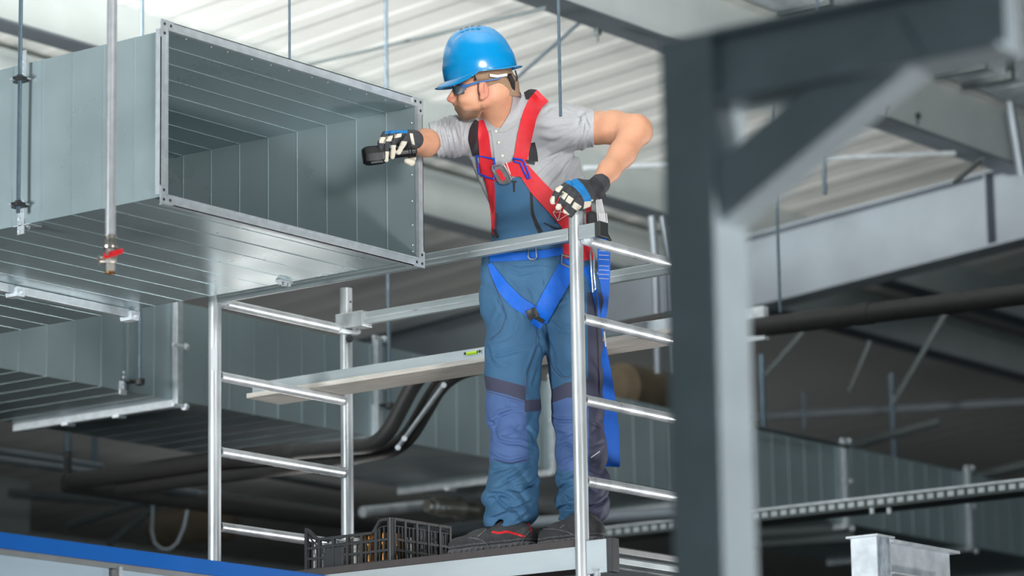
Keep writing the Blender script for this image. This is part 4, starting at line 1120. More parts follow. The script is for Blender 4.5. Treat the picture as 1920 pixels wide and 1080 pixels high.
f = Field((-.17, -1.0, -.44), (.40, .28, .26), .0040)
f.cap(b(1014, 445, .015), b(1018, 520, .0), .130, .135, .05, .85, sx=1.42)
f.cap(b(966, 560, -.01), b(1072, 560, -.02), .108, .108, .05)
f.chain([(b(966, 570, -.01), .108), (b(965, 650, -.04), .105), (b(962, 700, -.07), .099), (b(962, 765, -.10), .096), (b(964, 850, -.14), .083),
         (b(962, 905, -.17), .090), (b(958, 945, -.19), .098), (b(949, 985, -.20), .074)], .03)
f.chain([(b(1074, 570, -.02), .104), (b(1077, 650, -.04), .098), (b(1081, 705, -.06), .093), (b(1083, 770, -.08), .092), (b(1090, 850, -.12), .090),
         (b(1092, 905, -.15), .092), (b(1093, 945, -.17), .092), (b(1089, 982, -.19), .082)], .03)
f.cap(b(922, 490, .0), b(915, 580, -.02), .03, .02, .06)
LEGX = lambda v: 1022+(v-600)*.03
def leg_folds(X, Y, Z):
    u = 960+X/(BD+Z)*FPX; v = 540-Y/(BD+Z)*FPX
    L = (u < LEGX(v)); cu = np.where(L, 962, 1088); s = np.where(L, 1., -1.)
    x = (u-cu)
    def cr(p): return 1-2.2*np.abs(np.sin(p/2))**.75 if False else (1-np.abs(np.sin(p/2)))*1.6-.55
    low = 1/(1+np.exp(-(v-872)/14)); knee = bump(v, 800, 42); th = bump(v, 650, 55)
    ph = np.where(L, 0, 2.4); z = Z*16
    a = -.0085*low*cr((v+s*x*.62)*.13+ph+np.sin(x*.06+z)*1.0)
    a = a-.0055*low*cr((v-s*x*.9)*.15+2*ph+1+np.sin(x*.08+z)*1.1)
    a = a-.0060*knee*cr((v+x*.35)*.11+ph*2+np.sin(x*.09+z)*1.5)
    a = a-.0030*knee*cr((v-x*.9)*.16+ph)
    a = a-.0040*th*cr((v*.55+s*x)*.085+ph+np.sin(v*.03)*.8)
    a = a-.0035*bump(v, 530, 60)*cr((x*.8-v)*.10+1+np.sin(v*.04))
    a = a-.0030*bump(v, 440, 40)*cr((v+x*.35)*.16)
    return -a
f.warp(leg_folds)
def hem(X, Y, Z):
    u = 960+X/(BD+Z)*FPX; v = 540-Y/(BD+Z)*FPX
    a = np.where(u < LEGX(v), (v-989+np.abs(u-945)*.04), (v-975-(u-1045)*.16))*PX
    return np.maximum(a, (424-v+ (u-1010)*-.05)*PX)
f.clip(hem)
for c1, c2, r in ((b(949, 960, -.2), b(945, 1030, -.22), .060), (b(1089, 962, -.19), b(1089, 1030, -.2), .066)):
    f.cap(c1, c2, r, r, .004, op='-')
LG = [([(970, 602), (962, 625), (948, 637), (930, 641)], .004, .004), [(915, 650), (919, 673), (930, 685), (948, 689)], [(918, 662), (935, 668), (960, 660), (990, 655)],
    ([(913, 800), (928, 790), (942, 777), (962, 770), (982, 773)], .008, .006), [(913, 786), (930, 800), (936, 790)], [(925, 780), (945, 776)], ([(928, 804), (931, 824), (950, 831), (975, 832), (1002, 842)], .008, .006),
    ([(918, 850), (935, 862), (955, 867), (995, 858)], .009, .006), [(940, 745), (950, 760), (975, 765)], [(945, 815), (965, 808), (975, 800)], [(985, 800), (1000, 815), (1004, 835)],
    ([(928, 914), (950, 902), (975, 889), (996, 870)], .010, .007), ([(910, 932), (930, 925), (950, 930), (968, 942)], .009, .007), ([(925, 925), (940, 945), (958, 957), (975, 952), (1000, 940)], .010, .007),
    ([(916, 975), (940, 966), (962, 955)], .008, .006), ([(955, 916), (975, 920), (1000, 906), (1010, 895)], .009, .007), ([(968, 978), (985, 966), (995, 956)], .007, .005), [(920, 885), (945, 880), (960, 872)],
    [(990, 700), (1005, 662), (1018, 632)], [(1000, 720), (1010, 690)],
    ([(1030, 640), (1040, 690), (1058, 711), (1082, 702)], .006, .006), [(1036, 650), (1047, 690)], ([(1034, 783), (1045, 790), (1085, 789)], .010, .005), ([(1045, 842), (1060, 831), (1078, 841)], .008, .006),
    ([(1044, 927), (1058, 912), (1084, 904)], .009, .007), ([(1048, 928), (1065, 950), (1088, 945)], .009, .007), [(1058, 867), (1070, 857), (1082, 862)], ([(1100, 953), (1125, 946), (1140, 930)], .009, .006),
    ([(1108, 978), (1127, 960)], .007, .006), ([(1038, 962), (1055, 950), (1078, 953)], .008, .006), [(1046, 812), (1062, 816), (1080, 808)], [(1106, 790), (1125, 800)], [(1106, 840), (1130, 830)], [(1106, 880), (1130, 890)],
    ([(1042, 890), (1056, 896), (1080, 884)], .007, .007),
    [(950, 505), (975, 515), (1000, 508)], ([(935, 520), (960, 545), (975, 600)], .004, .008), ([(1085, 530), (1060, 560), (1035, 570)], .005, .008), ([(1030, 600), (1050, 620), (1080, 622)], .004, .008), ([(940, 488), (970, 498), (1010, 494), (1050, 500)], .004, .006), ([(928, 600), (940, 580), (948, 556)], .004, .007), [(1040, 520), (1060, 560)], ([(985, 520), (1000, 550), (1010, 620)], .004, .008), [(930, 560), (950, 600)], ([(1008, 612), (1014, 640), (1020, 665)], .006, .005)]
zoned('trouser_cloth', 'blue', [((78, 106, 158), .25), ((66, 68, 90), .25)])
trs, Vt, Ft = organic('work_trousers', f, ['trouser_cloth'], man, None, lines=LG)
_u, _v = to_px(Vt)
mx_ = lambda *a: np.maximum.reduce(a)
set_zones(trs, [mx_(psd(_u, _v, [(890, 722), (986, 742), (988, 800), (990, 866), (955, 868), (890, 860)]), psd(_u, _v, [(1030, 740), (1150, 730), (1150, 878), (1060, 884), (1030, 872)])),
                mx_(psd(_u, _v, [(890, 700), (912, 705), (950, 715), (985, 724), (986, 752), (950, 740), (913, 731), (890, 727)]), psd(_u, _v, [(984, 751), (1024, 747), (1022, 769), (984, 773)]),
                    psd(_u, _v, [(1028, 733), (1060, 718), (1105, 710), (1105, 744), (1062, 746), (1030, 757)]), psd(_u, _v, [(1101, 548), (1160, 548), (1160, 1000), (1104, 1000), (1104, 800)]))])
TT0 = BVHTree.FromPolygons(Vt.tolist(), Ft.tolist())
print('trousers', len(Vt))

# surface the straps and patches are laid on
def bvh(*vf):
    V = []; F_ = []; n = 0
    for v, q in vf: V.append(v); F_.append(q+n); n += len(v)
    return BVHTree.FromPolygons(np.concatenate(V).tolist(), np.concatenate(F_).tolist())
EYE = w2b(CC)
def cast(tree, u, v):
    d = b(u, v, 0)-EYE; L = np.linalg.norm(d); d /= L
    h = tree.ray_cast(Vector(EYE), Vector(d))
    return (np.array(h[0]), d) if h[0] is not None else (None, d)
def lay(name, mk, parent, tree, path, widths, off=.003, th=.0022, nw=7, n=None, mesh_only=False, smoothz=3, flat=0):
    """strip of cloth or webbing laid on the clothing; path in photo pixels, width in pixels"""
    path = np.array(path, float); seg = np.r_[0, np.cumsum(np.linalg.norm(np.diff(path, axis=0), axis=1))]
    n = n or max(6, int(seg[-1]/4)); s = np.linspace(0, seg[-1], n)
    # smooth centre line
    cx = np.interp(s, seg, path[:, 0]); cy = np.interp(s, seg, path[:, 1])
    for _ in range(2 if len(path) > 2 else 0):
        cx[1:-1] = (cx[:-2]+cx[1:-1]*2+cx[2:])/4; cy[1:-1] = (cy[:-2]+cy[1:-1]*2+cy[2:])/4
    w = np.interp(s, seg, widths if hasattr(widths, '__len__') else [widths]*len(path))
    tx = np.gradient(cx); ty = np.gradient(cy); L = np.hypot(tx, ty); nx, ny = -ty/L, tx/L
    T = np.full((n, nw), np.nan); D = np.zeros((n, nw, 3))
    for i in range(n):
        for j in range(nw):
            q = (j/(nw-1)-.5)*w[i]; h, d = cast(tree, cx[i]+nx[i]*q, cy[i]+ny[i]*q)
            D[i, j] = d
            if h is not None: T[i, j] = np.linalg.norm(h-EYE)
    med = np.nanmedian(T)
    if np.isnan(med): med = BD
    for i in range(n):
        row = T[i]; ok = ~np.isnan(row)
        if ok.any():
            row[~ok] = row[ok].max() if ok.any() else med
        else: row[:] = np.nan
    bad = np.isnan(T[:, 0])
    if bad.all(): T[:] = med
    elif bad.any():
        g = np.arange(n)
        for j in range(nw): T[bad, j] = np.interp(g[bad], g[~bad], T[~bad, j])
    for _ in range(smoothz):
        E_ = np.pad(T, ((1, 1), (1, 1)), 'edge'); S = (E_[:-2, 1:-1]+E_[2:, 1:-1]+E_[1:-1, :-2]+E_[1:-1, 2:])/4
        T = np.minimum(T, T*.3+S*.7)
    Pts = EYE+D*(T-off)[..., None]
    V = []; Fc = []
    top = Pts; bot = Pts+D*th
    nrm = top.reshape(-1, 3).tolist()+bot.reshape(-1, 3).tolist(); V = nrm; N = n*nw
    for i in range(n-1):
        for j in range(nw-1):
            a0 = i*nw+j; Fc.append((a0, a0+1, a0+nw+1, a0+nw)); Fc.append((N+a0, N+a0+nw, N+a0+nw+1, N+a0+1))
        for j in (0, nw-1):
            a0 = i*nw+j; q = (a0, a0+nw, N+a0+nw, N+a0); Fc.append(q if j == 0 else q[::-1])
    for i in (0, n-1):
        for j in range(nw-1):
            a0 = i*nw+j; q = (a0, N+a0, N+a0+1, a0+1); Fc.append(q if i == 0 else q[::-1])
    if mesh_only: return np.array(V), np.array([f for f in Fc])
    o = bmesh_obj(name, V, Fc, mk, parent, 50)
    return o, np.array(V), np.array(Fc)

T0 = bvh((Vs, Fs), (Vt, Ft), (Vb, Fb))
# bib of the dungarees over the shirt
o, V1, F1 = lay('trouser_bib', 'blue', trs, bvh((Vs, Fs), (Vt, Ft)), [(962, 334), (972, 380), (980, 420), (992, 452)], [74, 96, 118, 140], .004, .003, 17)
T1 = bvh((Vs, Fs), (Vt, Ft), (Vb, Fb), (V1, F1))
lay('bib_zip', 'blackweb', trs, T1, [(996, 358), (998, 400), (1008, 425), (1014, 436)], [5, 6, 8, 9], .002, .0015, 3)
lay('bib_stud', 'blackweb', trs, T1, [(964, 342), (964, 360)], [4, 3], .003, .002, 3)
lay('bib_tab', 'blackweb', trs, T1, [(959, 340), (969, 341)], 3, .003, .002, 3)
lay('waist_tab', 'blackweb', trs, T1, [(1058, 430), (1040, 428), (1020, 418)], [2, 3, 2], .002, .001, 3)
# collar and placket
TS = bvh((Vs, Fs), (Vb, Fb))
def slab(name, mk, parent, outline, tree, off, th, step=4.0):
    """flat patch with an outline in photo pixels laid on the surface"""
    o_ = np.array(outline, float); c = o_.mean(0); V = []; rings = 6
    m = []
    for i in range(len(o_)):
        a0, a1 = o_[i], o_[(i+1) % len(o_)]; kk = max(1, int(np.linalg.norm(a1-a0)/step))
        for q in range(kk): m.append(a0+(a1-a0)*q/kk)
    m = np.array(m); K = len(m); Pn = [c]; Fc = []
    for r in range(1, rings+1):
        for q in m: Pn.append(c+(q-c)*r/rings)
    T = []; Dd = []
    for (u, v) in Pn:
        h, d = cast(tree, u, v); Dd.append(d); T.append(np.nan if h is None else np.linalg.norm(h-EYE))
    T = np.array(T); T[np.isnan(T)] = np.nanmedian(T); Dd = np.array(Dd)
    top = EYE+Dd*(T-off)[:, None]; bot = top+Dd*th
    N = len(Pn)
    for q in range(K):
        Fc.append((0, 1+q, 1+(q+1) % K)); Fc.append((N, N+1+(q+1) % K, N+1+q))
        for r in range(rings-1):
            a0 = 1+r*K+q; a1 = 1+r*K+(q+1) % K; Fc.append((a0, a0+K, a1+K, a1)); Fc.append((N+a0, N+a1, N+a1+K, N+a0+K))
        a0 = 1+(rings-1)*K+q; a1 = 1+(rings-1)*K+(q+1) % K; Fc.append((a0, N+a0, N+a1, a1))
    return bmesh_obj(name, np.concatenate([top, bot]), Fc, mk, parent, 50)
slab('collar', 'shirt', shirt, [(961, 160), (975, 172), (986, 192), (984, 210), (970, 232), (948, 247), (932, 248), (944, 232), (956, 212), (961, 190)], TS, .007, .004)
slab('collar', 'shirt', shirt, [(900, 222), (912, 224), (924, 236), (932, 240), (918, 246), (902, 244)], TS, .006, .004)
o, V2, F2 = lay('placket', 'shirt', shirt, TS, [(930, 240), (936, 270), (942, 312)], [20, 23, 24], .002, .0022, 5)
mb = MB()
for u, v in ((930, 246), (935, 267), (942, 292)):
    h, d = cast(TS, u, v)
    if h is not None: mb.lathe(h-d*.004, -d, [(0, .0052), (.0015, .0052), (.002, .004)], 12)
mbB(mb, 'button', 'cream', shirt)
# sleeve hems
T1 = bvh((Vs, Fs), (Vt, Ft), (Vb, Fb), (V1, F1))

har = thing('x', None, None, foot0); bpy.data.objects.remove(har); EMP.pop('x', None)
o, hv, hf_ = lay('safety_harness', 'redweb', man, T1, [(1018, 179), (1004, 193), (993, 216), (984, 255), (975, 305)], [31, 29, 28, 28, 26], .007, .0025, 9)
har = o
HV = [(hv, hf_)]
def strap(mk, path, w, off=.006, name='harness_strap', **kw):
    o, v, q = lay(name, mk, har, T1, path, w, off, kw.pop('th', .0025), kw.pop('nw', 7), **kw); return o
strap('blackweb', [(984, 180), (996, 176), (1008, 173)], [14, 20, 10], .004, 'shoulder_pad')
strap('blackweb', [(996, 268), (1000, 288), (1000, 303)], [14, 16, 18], .004, 'brace_strap')
strap('blackpl', [(985, 302), (1003, 306)], [6, 7], .008, 'brace_clip')
strap('blackweb', [(895, 226), (888, 242), (887, 262), (893, 292)], [10, 16, 19, 14], .004, 'brace_strap')
strap('redweb', [(902, 225), (906, 250), (911, 300)], [9, 20, 23], .009)
strap('redweb', [(911, 300), (914, 330)], [24, 26], .009)
strap('redweb', [(916, 330), (921, 360), (924, 400), (924, 440)], [20, 14, 8, 5], .005)
strap('redweb', [(900, 305), (918, 322), (935, 330)], [20, 27, 22], .007)
strap('redweb', [(940, 324), (962, 316), (986, 318)], [22, 28, 30], .010)
strap('redweb', [(980, 316), (1008, 352), (1040, 385), (1064, 412), (1086, 442)], [24, 31, 34, 35, 36], .007)
strap('stitch', [(944+5, 304), (954+3, 327)], 1.6, .0125, 'stitch_line', th=.001, nw=3)
for q in ((1044, 404, 1062, 386), (1053, 420, 1079, 403), (1044, 404, 1053, 420), (1062, 386, 1079, 403), (1044, 404, 1079, 403), (1053, 420, 1062, 386)):
    strap('stitch', [(q[0]-7, q[1]-6), (q[2]-7, q[3]-6)], 1.3, .0105, 'stitch_line', th=.001, nw=3)
def loop(name, mk, pts, r, tree, off, closed=True, parent=None):
    P3 = []
    for u, v in pts:
        h, d = cast(tree, u, v)
        if h is None: h = P3[-1]+0 if P3 else b(u, v, 0)
        P3.append(h-d*off if h is not None else None)
    mb = MB(); mb.poly(P3, r, 8, closed=closed); return mbB(mb, name, mk, parent or har)
M['bluepl'] = mat('blue_plastic', (14, 74, 200), .4)
loop('keeper', 'bluepl', [(894, 292), (926, 298), (927, 318), (926, 336), (912, 332), (898, 326)], .0038, T1, .012)
loop('keeper', 'bluepl', [(961, 297), (980, 300), (988, 318), (994, 334), (990, 336), (982, 322), (975, 306), (964, 303)], .0036, T1, .014)
TH = bvh((Vs, Fs), (Vt, Ft), (V1, F1))
loop('chest_buckle', 'steel', [(923, 312), (941, 308), (946, 312), (959, 336), (956, 341), (945, 344), (938, 343), (923, 318)], .0048, TH, .017)
slab('buckle_plate', 'steel', har, [(923, 311), (941, 307), (948, 313), (960, 336), (956, 342), (938, 344), (930, 334)], TH, .016, .003)
lay('buckle_slot_webbing', 'redweb', har, TH, [(933, 318), (945, 338)], 8, .019, .002, 4)
# waist belt and leg loops
strap('blueweb', [(918, 484), (950, 482), (985, 480), (1020, 476), (1080, 466)], [14, 15, 15, 15, 15], .006)
strap('blueweb', [(918, 494), (928, 514), (944, 540), (968, 566), (1003, 588)], [8, 16, 24, 26, 24], .005)
strap('blueweb', [(1070, 490), (1052, 524), (1036, 552), (1022, 578), (1012, 602)], [34, 35, 35, 34, 28], .007)
strap('blackpl', [(994, 580), (1002, 596)], [20, 22], .011, 'strap_slider')
strap('blackpl', [(1000, 592), (1020, 604)], [8, 8], .012, 'strap_slider')
strap('blueweb', [(998, 600), (1016, 612)], [13, 14], .010)
strap('redweb', [(1066, 456), (1072, 482)], [24, 28], .008)
strap('redweb', [(1098, 452), (1102, 488)], [16, 24], .008)
strap('blueweb', [(1098, 500), (1108, 520), (1118, 560), (1124, 600)], [20, 14, 10, 7], .005)
loop('leg_buckle', 'steel', [(1054, 478), (1080, 484), (1086, 504), (1080, 506), (1052, 494)], .0045, TH, .013)
loop('belt_ring', 'steel', [(991, 462), (1004, 462), (1006, 482), (1002, 487), (993, 486), (990, 480)], .0032, TH, .013)
strap('redweb', [(1104, 380), (1104, 452)], [10, 10], .004)
strap('navy', [(930, 400), (928, 445)], [7, 7], .004, 'side_strap')
strap('blackpl', [(926, 430), (934, 446)], [5, 6], .009, 'strap_slider')
# seams and pockets on the trousers
TT = bvh((Vt, Ft))
for path, w in (([(918, 512), (950, 590), (940, 620), (918, 638)], 1.2), ([(1006, 620), (1004, 660), (988, 700), (987, 740)], 1.2), ([(912, 734), (985, 754)], 1.2),
                ([(1026, 640), (1036, 690), (1050, 706), (1072, 708)], 1.2), ([(925, 862), (960, 868), (996, 860)], 1.3)):
    lay('seam', 'navy', trs, TT, path, w, .0012, .001, 3)
lay('reflective_piping', 'whiteweb', trs, TT, [(1108, 858), (1125, 846)], 2, .002, .001, 3)

# lanyard hanging at his left hip
lan = None
def ribbon(name, mk, parent, cl, widths, wdir=None, th=.0025, n=60):
    cl = np.array(cl, float); seg = np.r_[0, np.cumsum(np.linalg.norm(np.diff(cl, axis=0), axis=1))]; s = np.linspace(0, seg[-1], n)
    C_ = np.stack([np.interp(s, seg, cl[:, i]) for i in range(3)], 1)
    for _ in range(3): C_[1:-1] = (C_[:-2]+2*C_[1:-1]+C_[2:])/4
    w = np.interp(s, seg, widths); V = []; Fc = []
    wd = np.array(wdir if wdir is not None else (1, 0, 0), float)
    tw = np.interp(s, seg, [0]*len(seg))
    for i in range(n):
        t = C_[min(i+1, n-1)]-C_[max(i-1, 0)]; t /= np.linalg.norm(t); e = wd-t*(wd@t); e /= np.linalg.norm(e); g = np.cross(t, e)
        for p, q in ((-1, -1), (-.33, -1), (.33, -1), (1, -1), (1, 1), (.33, 1), (-.33, 1), (-1, 1)): V.append(C_[i]+e*w[i]/2*p+g*th/2*q)
    for i in range(n-1):
        for k in range(8): Fc.append((i*8+k, i*8+(k+1) % 8, (i+1)*8+(k+1) % 8, (i+1)*8+k))
    Fc += [tuple(range(8))[::-1], tuple((n-1)*8+k for k in range(8))]
    return bmesh_obj(name, V, Fc, mk, parent, 50)
L0 = -.02
def lb(u, v, dz=0): return b(u, v, L0+dz)
lan = ribbon('lanyard', 'blueweb', man, [lb(1131, 446, .02), lb(1132, 470), lb(1133, 520), lb(1131, 580), lb(1128, 622), lb(1128, 640), lb(1131, 690, -.03), lb(1139, 760, -.05), lb(1143, 820, -.06), lb(1144, 872, -.06), lb(1146, 879, -.05), lb(1147, 872, -.04), lb(1146, 800, -.03), lb(1140, 720, -.02), lb(1132, 640)],
             [.048, .048, .044, .034, .012, .010, .030, .050, .060, .063, .064, .063, .056, .04, .012], n=120)
for v in (462, 470, 478, 486, 498, 506, 514, 522):
    ribbon('stitch_line', 'whiteweb', lan, [lb(1123, v, -.004), lb(1142, v+1, -.004)], [.0022, .0022], (0, 1, 0), .0012, 6)
ribbon('lanyard_label', 'white', lan, [lb(1133, 622, -.004), lb(1136, 650, -.006)], [.006, .006], n=8)
mb = MB(); mb.poly([lb(1122, 446, -.02), lb(1126, 438, -.02), lb(1138, 440, -.02), lb(1144, 452, -.01)], .007, 8); mbB(mb, 'lanyard_end', 'blackpl', lan)
ab = organic('energy_absorber', (lambda q: (q.cap(b(1109, 404, -.10), b(1112, 436, -.10), .017, .018, .01, .8, sx=1.1), q)[1])(Field(b(1085, 455, -.16), b(1135, 385, -.04), .003)), ['blackweb'], man, relax=2)[0]
for i in range(5):
    x = i*3.2
    ribbon('folded_webbing', 'whiteweb', man, [b(1118+x*.7, 372, -.09+.006*i), b(1120+x, 400, -.09+.006*i), b(1123+x*1.05, 434, -.09+.006*i), b(1125+x*1.05, 439, -.085+.006*i), b(1127+x*1.05, 434, -.08+.006*i), b(1124+x, 400, -.08+.006*i)], [.004]*6, (1, 0, 0), .012, 24)
mb = MB()
mb.poly([b(1108, 460, -.14), b(1114, 480, -.15), b(1114, 510, -.15), b(1117, 540, -.15), b(1112, 548, -.15), b(1110, 520, -.15), b(1107, 480, -.15)], .0035, 8, closed=True)
mbB(mb, 'snap_hook', 'steel', man)
mb = MB(); mb.poly([b(1117, 545, -.13), b(1119, 600, -.13), b(1122, 650, -.12), b(1126, 800, -.12), b(1124, 830, -.12)], .0025, 6); mbB(mb, 'cord', 'blackweb', man)

# ---- gloves
def gl_b(u, v, dz): return b(u, v, dz)
f = Field(b(703, 322, -.48), b(795, 232, -.20), .0021)
gz = -.38                                                             # torch axis depth
f.cap(gl_b(768, 256, gz+.06), gl_b(732, 255, gz+.01), .024, .020, .014, 1.1)    # back of hand
f.cap(gl_b(772, 262, gz+.07), gl_b(745, 262, gz+.03), .026, .024, .014)
f.chain([(gl_b(776, 262, gz+.075), .0355), (gl_b(766, 262, gz+.06), .030)], .012)
for k1, k2, k3, r in (((722, 251), (713, 268), (715, 294), .0098), ((736, 250), (725, 270), (724, 300), .0098), ((750, 251), (738, 268), (736, 294), .0100), ((763, 257), (756, 270), (747, 286), .0098)):
    f.chain([(gl_b(*k1, gz-.010), r+.001), (gl_b(*k2, gz-.034), r), (gl_b(*k3, gz-.030), r-.001)], .004)
f.chain([(gl_b(772, 272, gz+.055), .016), (gl_b(773, 296, gz+.03), .0125), (gl_b(771, 304, gz+.0), .0125), (gl_b(762, 302, gz-.015), .010)], .008)   # thumb under the torch
f.warp(lambda X, Y, Z: .0006*np.sin(X*260+Y*90)*np.cos(Y*240+Z*150))
zoned('glove_cloth', 'glove', [((214, 208, 192), .2), ((16, 122, 190), .2)])
gA, Vg, Fg = organic('work_glove', f, ['glove_cloth'], man)
u, v = to_px(Vg); fr = np.where(Vg[:, 2] < gz-.012, 0, -50)
CR_A = [[(711, 257), (723, 257), (722, 269), (711, 268)], [(724, 256), (737, 254), (734, 265), (723, 265)], [(740, 251), (754, 250), (752, 257), (739, 259)],
        [(719, 284), (731, 284), (731, 310), (715, 310)], [(731, 272), (745, 272), (746, 304), (730, 302)], [(752, 264), (766, 266), (756, 290), (741, 292)]]
set_zones(gA, [mx_(*[psd(u, v, p)+fr for p in CR_A], psd(u, v, [(750, 295), (790, 295), (790, 325), (750, 325)]), psd(u, v, [(768, 250), (774, 250), (778, 272), (772, 270)])),
               psd(u, v, [(722, 240), (764, 240), (764, 250), (745, 249), (722, 251.5)])])

f = Field(b(1022, 425, -.56), b(1145, 320, -.30), .0024)
f.cap(b(1125, 345, -.368), b(1116, 355, -.385), .0375, .036, .01)              # cuff
f.cap(b(1114, 354, -.39), b(1082, 352, -.43), .030, .032, .016, .8)
f.cap(b(1100, 366, -.40), b(1078, 368, -.45), .028, .030, .016, .8)
f.cap(b(1085, 350, -.43), b(1062, 352, -.455), .024, .020, .014)
kn = [((1066, 345), (1047, 358), (1037, 378), .0115), ((1069, 357), (1055, 376), (1047, 389), .0112), ((1078, 365), (1066, 382), (1061, 396), .0110), ((1086, 376), (1076, 392), (1070, 403), .0108)]
for i, (k1, k2, k3, r) in enumerate(kn):
    f.chain([(b(*k1, -.465-.003*i), r+.003), (b(*k2, -.485-.004*i), r+.001), (b(*k3, -.480-.004*i), r-.0005)], .0045)
f.chain([(b(1062, 352, -.45), .015), (b(1044, 362, -.445), .012), (b(1036, 376, -.45), .010)], .006)     # thumb side
f.chain([(b(1100, 382, -.42), .016), (b(1088, 388, -.44), .014)], .012)
f.warp(lambda X, Y, Z: .0007*np.sin(X*230+Y*120)*np.cos(Y*210+Z*130))
gB, Vg, Fg = organic('work_glove', f, ['glove_cloth'], man)
u, v = to_px(Vg)
CR_B = [[(1046, 345), (1056, 350), (1048, 361), (1040, 357)], [(1055, 358), (1065, 364), (1058, 375), (1050, 368)], [(1066, 366), (1076, 373), (1069, 383), (1060, 377)],
        [(1077, 378), (1091, 387), (1083, 396), (1072, 388)], [(1026, 366), (1040, 368), (1040, 384), (1026, 384)], [(1038, 380), (1052, 383), (1051, 400), (1040, 396)], [(1051, 384), (1057, 392), (1068, 402), (1060, 406), (1052, 396)],
        [(1096, 376), (1112, 374), (1116, 384), (1094, 392)]]
set_zones(gB, [mx_(*[psd(u, v, p) for p in CR_B]), psd(u, v, [(1058, 341), (1066, 332), (1080, 333), (1095, 348), (1106, 366), (1109, 377), (1096, 378), (1090, 366), (1078, 352)])])
TG = bvh((Vg, Fg))
lay('cuff_strap', 'blackweb', gB, TG, [(1108, 334), (1122, 350), (1130, 372)], [12, 20, 14], .003, .003, 7)

# ---- torch in the reaching hand
tw_ = BO+B3.T @ gl_b(728, 288, gz)
tor = thing('flashlight', 'black flashlight with an octagonal head held in the reaching gloved hand', 'flashlight', tw_)
def bw(p): return BO+B3.T @ np.array(p)
ta, tb = gl_b(777, 283, gz), gl_b(722, 289, gz-.012); td = (tb-ta)/np.linalg.norm(tb-ta)
def tl(c, ax, prof, n, name, mk, parent, smooth=25):
    mb = MB(); mb.lathe(bw(c), B3.T @ ax, prof, n); return mb.build(name, mk, parent, smooth)
tl(ta, td, [(-.006, .014), (-.003, .021), (.010, .0225), (.014, .0205), (.02, .0205), (.022, .019), (.115, .019)], 24, 'barrel', 'torch', tor)
hd = tl(tb, td, [(-.01, .019), (.0, .029), (.004, .0335), (.058, .0365), (.072, .034), (.083, .026)], 8, 'torch_head', 'torch', tor, 20)
for q in range(7): tl(tb+td*(.012+.0052*q), td, [(0, .0335), (.0004, .0362), (.0024, .0364), (.003, .0335)], 8, 'cooling_fin', 'torch', hd, 20)
tl(tb+td*.080, td, [(0, .024), (.003, .0235)], 16, 'torch_lens', 'lens', hd, 30)
tl(ta-td*.006, -td, [(0, .010), (.003, .009)], 12, 'tail_switch', 'torch', tor)
mb = MB(); c_ = bw(tb+td*.028+np.array([0, -.024, -.022])); mb.obox(c_, B3.T @ td*.022, B3.T @ np.array([0, .003, -.003])*1.2, B3.T @ np.array([0, .003, .003])*.5); mb.build('head_badge', 'trim', hd, smooth=0)

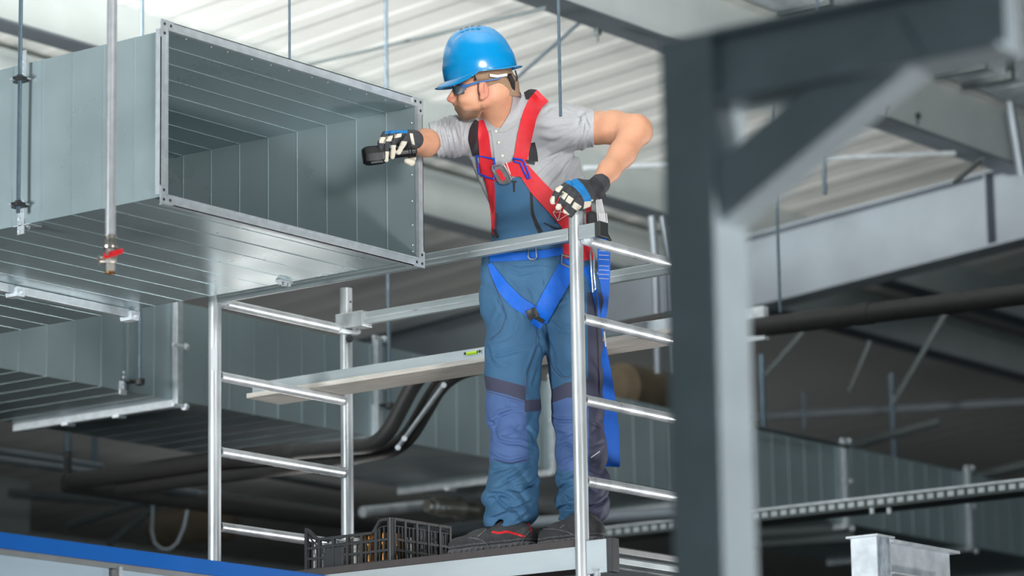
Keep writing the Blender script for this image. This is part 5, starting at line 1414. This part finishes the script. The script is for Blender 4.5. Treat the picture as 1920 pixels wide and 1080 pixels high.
# ---- shoes
def on_deck(u, v, hgt=0.): p = P(u, v, z=DK); p[2] += hgt; return w2b(p)
up_b = B3 @ Z_
def deck_clip(X, Y, Z): return DK+.0008-(BO[2]+CR[2]*X+CU[2]*Y+CF[2]*Z)
def hgt_of(c): return BO[2]+c @ np.array([CR[2], CU[2], CF[2]])-DK
def shoe(toe, ball, arch, heel, ank, wd, name='safety_shoe', trim=None):
    T_, Bq, A_, H_ = [on_deck(*q) for q in (toe, ball, arch, heel)]; An = b(*ank)
    allp = np.array([T_, Bq, A_, H_, An]); f = Field(allp.min(0)-.09, allp.max(0)+.09, .0032)
    f.chain([(T_+up_b*.036, .040), (Bq+up_b*.040, .047), (A_+up_b*.044, .046), (H_+up_b*.042, .040)], .03, 1.05)
    f.chain([(Bq+up_b*.045, .040), (A_+up_b*.072, .040), (An, .052)], .03)
    f.chain([(H_+up_b*.05, .038), (An+np.array([.018, -.006, 0]), .048)], .03)
    # welt groove and lugs
    def g(X, Y, Z):
        h = BO[2]+CR[2]*X+CU[2]*Y+CF[2]*Z-DK
        return .0045*bump(h, .030, .003)-.003*(h < .026)+.0022*(h < .02)*np.sign(np.sin(X*300))
    f.warp(g); f.clip(deck_clip)
    ca = An+up_b*.028
    f.cap(ca, ca+up_b*.06, .036, .040, .004, op='-')
    f.clip(lambda X, Y, Z: (BO[2]+CR[2]*X+CU[2]*Y+CF[2]*Z-DK)-.135)
    o, V, Fc = organic(name, f, ['shoe', 'sole'], man, lambda c: ((hgt_of(c) < .027) | ((np.abs(hgt_of(c)-.036) < .003))).astype(int))
    return o, V, Fc
s1, V, Fc = shoe((860, 1046), (900, 1042), (945, 1037), (985, 1032), (958, 985, -.19), .1)
TA = bvh((V, Fc))
lay('red_trim', 'red', s1, TA, [(922, 997), (936, 1000), (950, 996), (966, 1001), (984, 1006)], [3.5, 4, 4, 4, 4], .002, .0015, 4)
lay('toe_seam', 'sole', s1, TA, [(880, 1008), (900, 1011), (912, 1018), (918, 1030)], 2, .002, .0012, 3)
lay('lace', 'sole', s1, TA, [(896, 1006), (902, 1000), (912, 992)], 2.5, .003, .002, 3)
lay('heel_loop', 'red', s1, TA, [(990, 980), (996, 990), (997, 998)], 3, .002, .002, 3)
lay('heel_seam', 'sole', s1, TA, [(978, 1020), (984, 1006), (994, 996)], 2, .002, .0012, 3)
s2, V, Fc = shoe((1022, 1032), (1050, 1029), (1085, 1025), (1112, 1022), (1090, 978, -.18), .1)
TBs = bvh((V, Fc))
lay('red_trim', 'red', s2, TBs, [(1078, 988), (1086, 990), (1100, 994)], [3, 3.5, 3], .002, .0015, 4)
lay('toe_seam', 'sole', s2, TBs, [(1018, 992), (1040, 992), (1060, 996), (1080, 1004)], 2, .002, .0012, 3)
lay('lace', 'sole', s2, TBs, [(1050, 990), (1058, 984)], 2.5, .003, .002, 3)
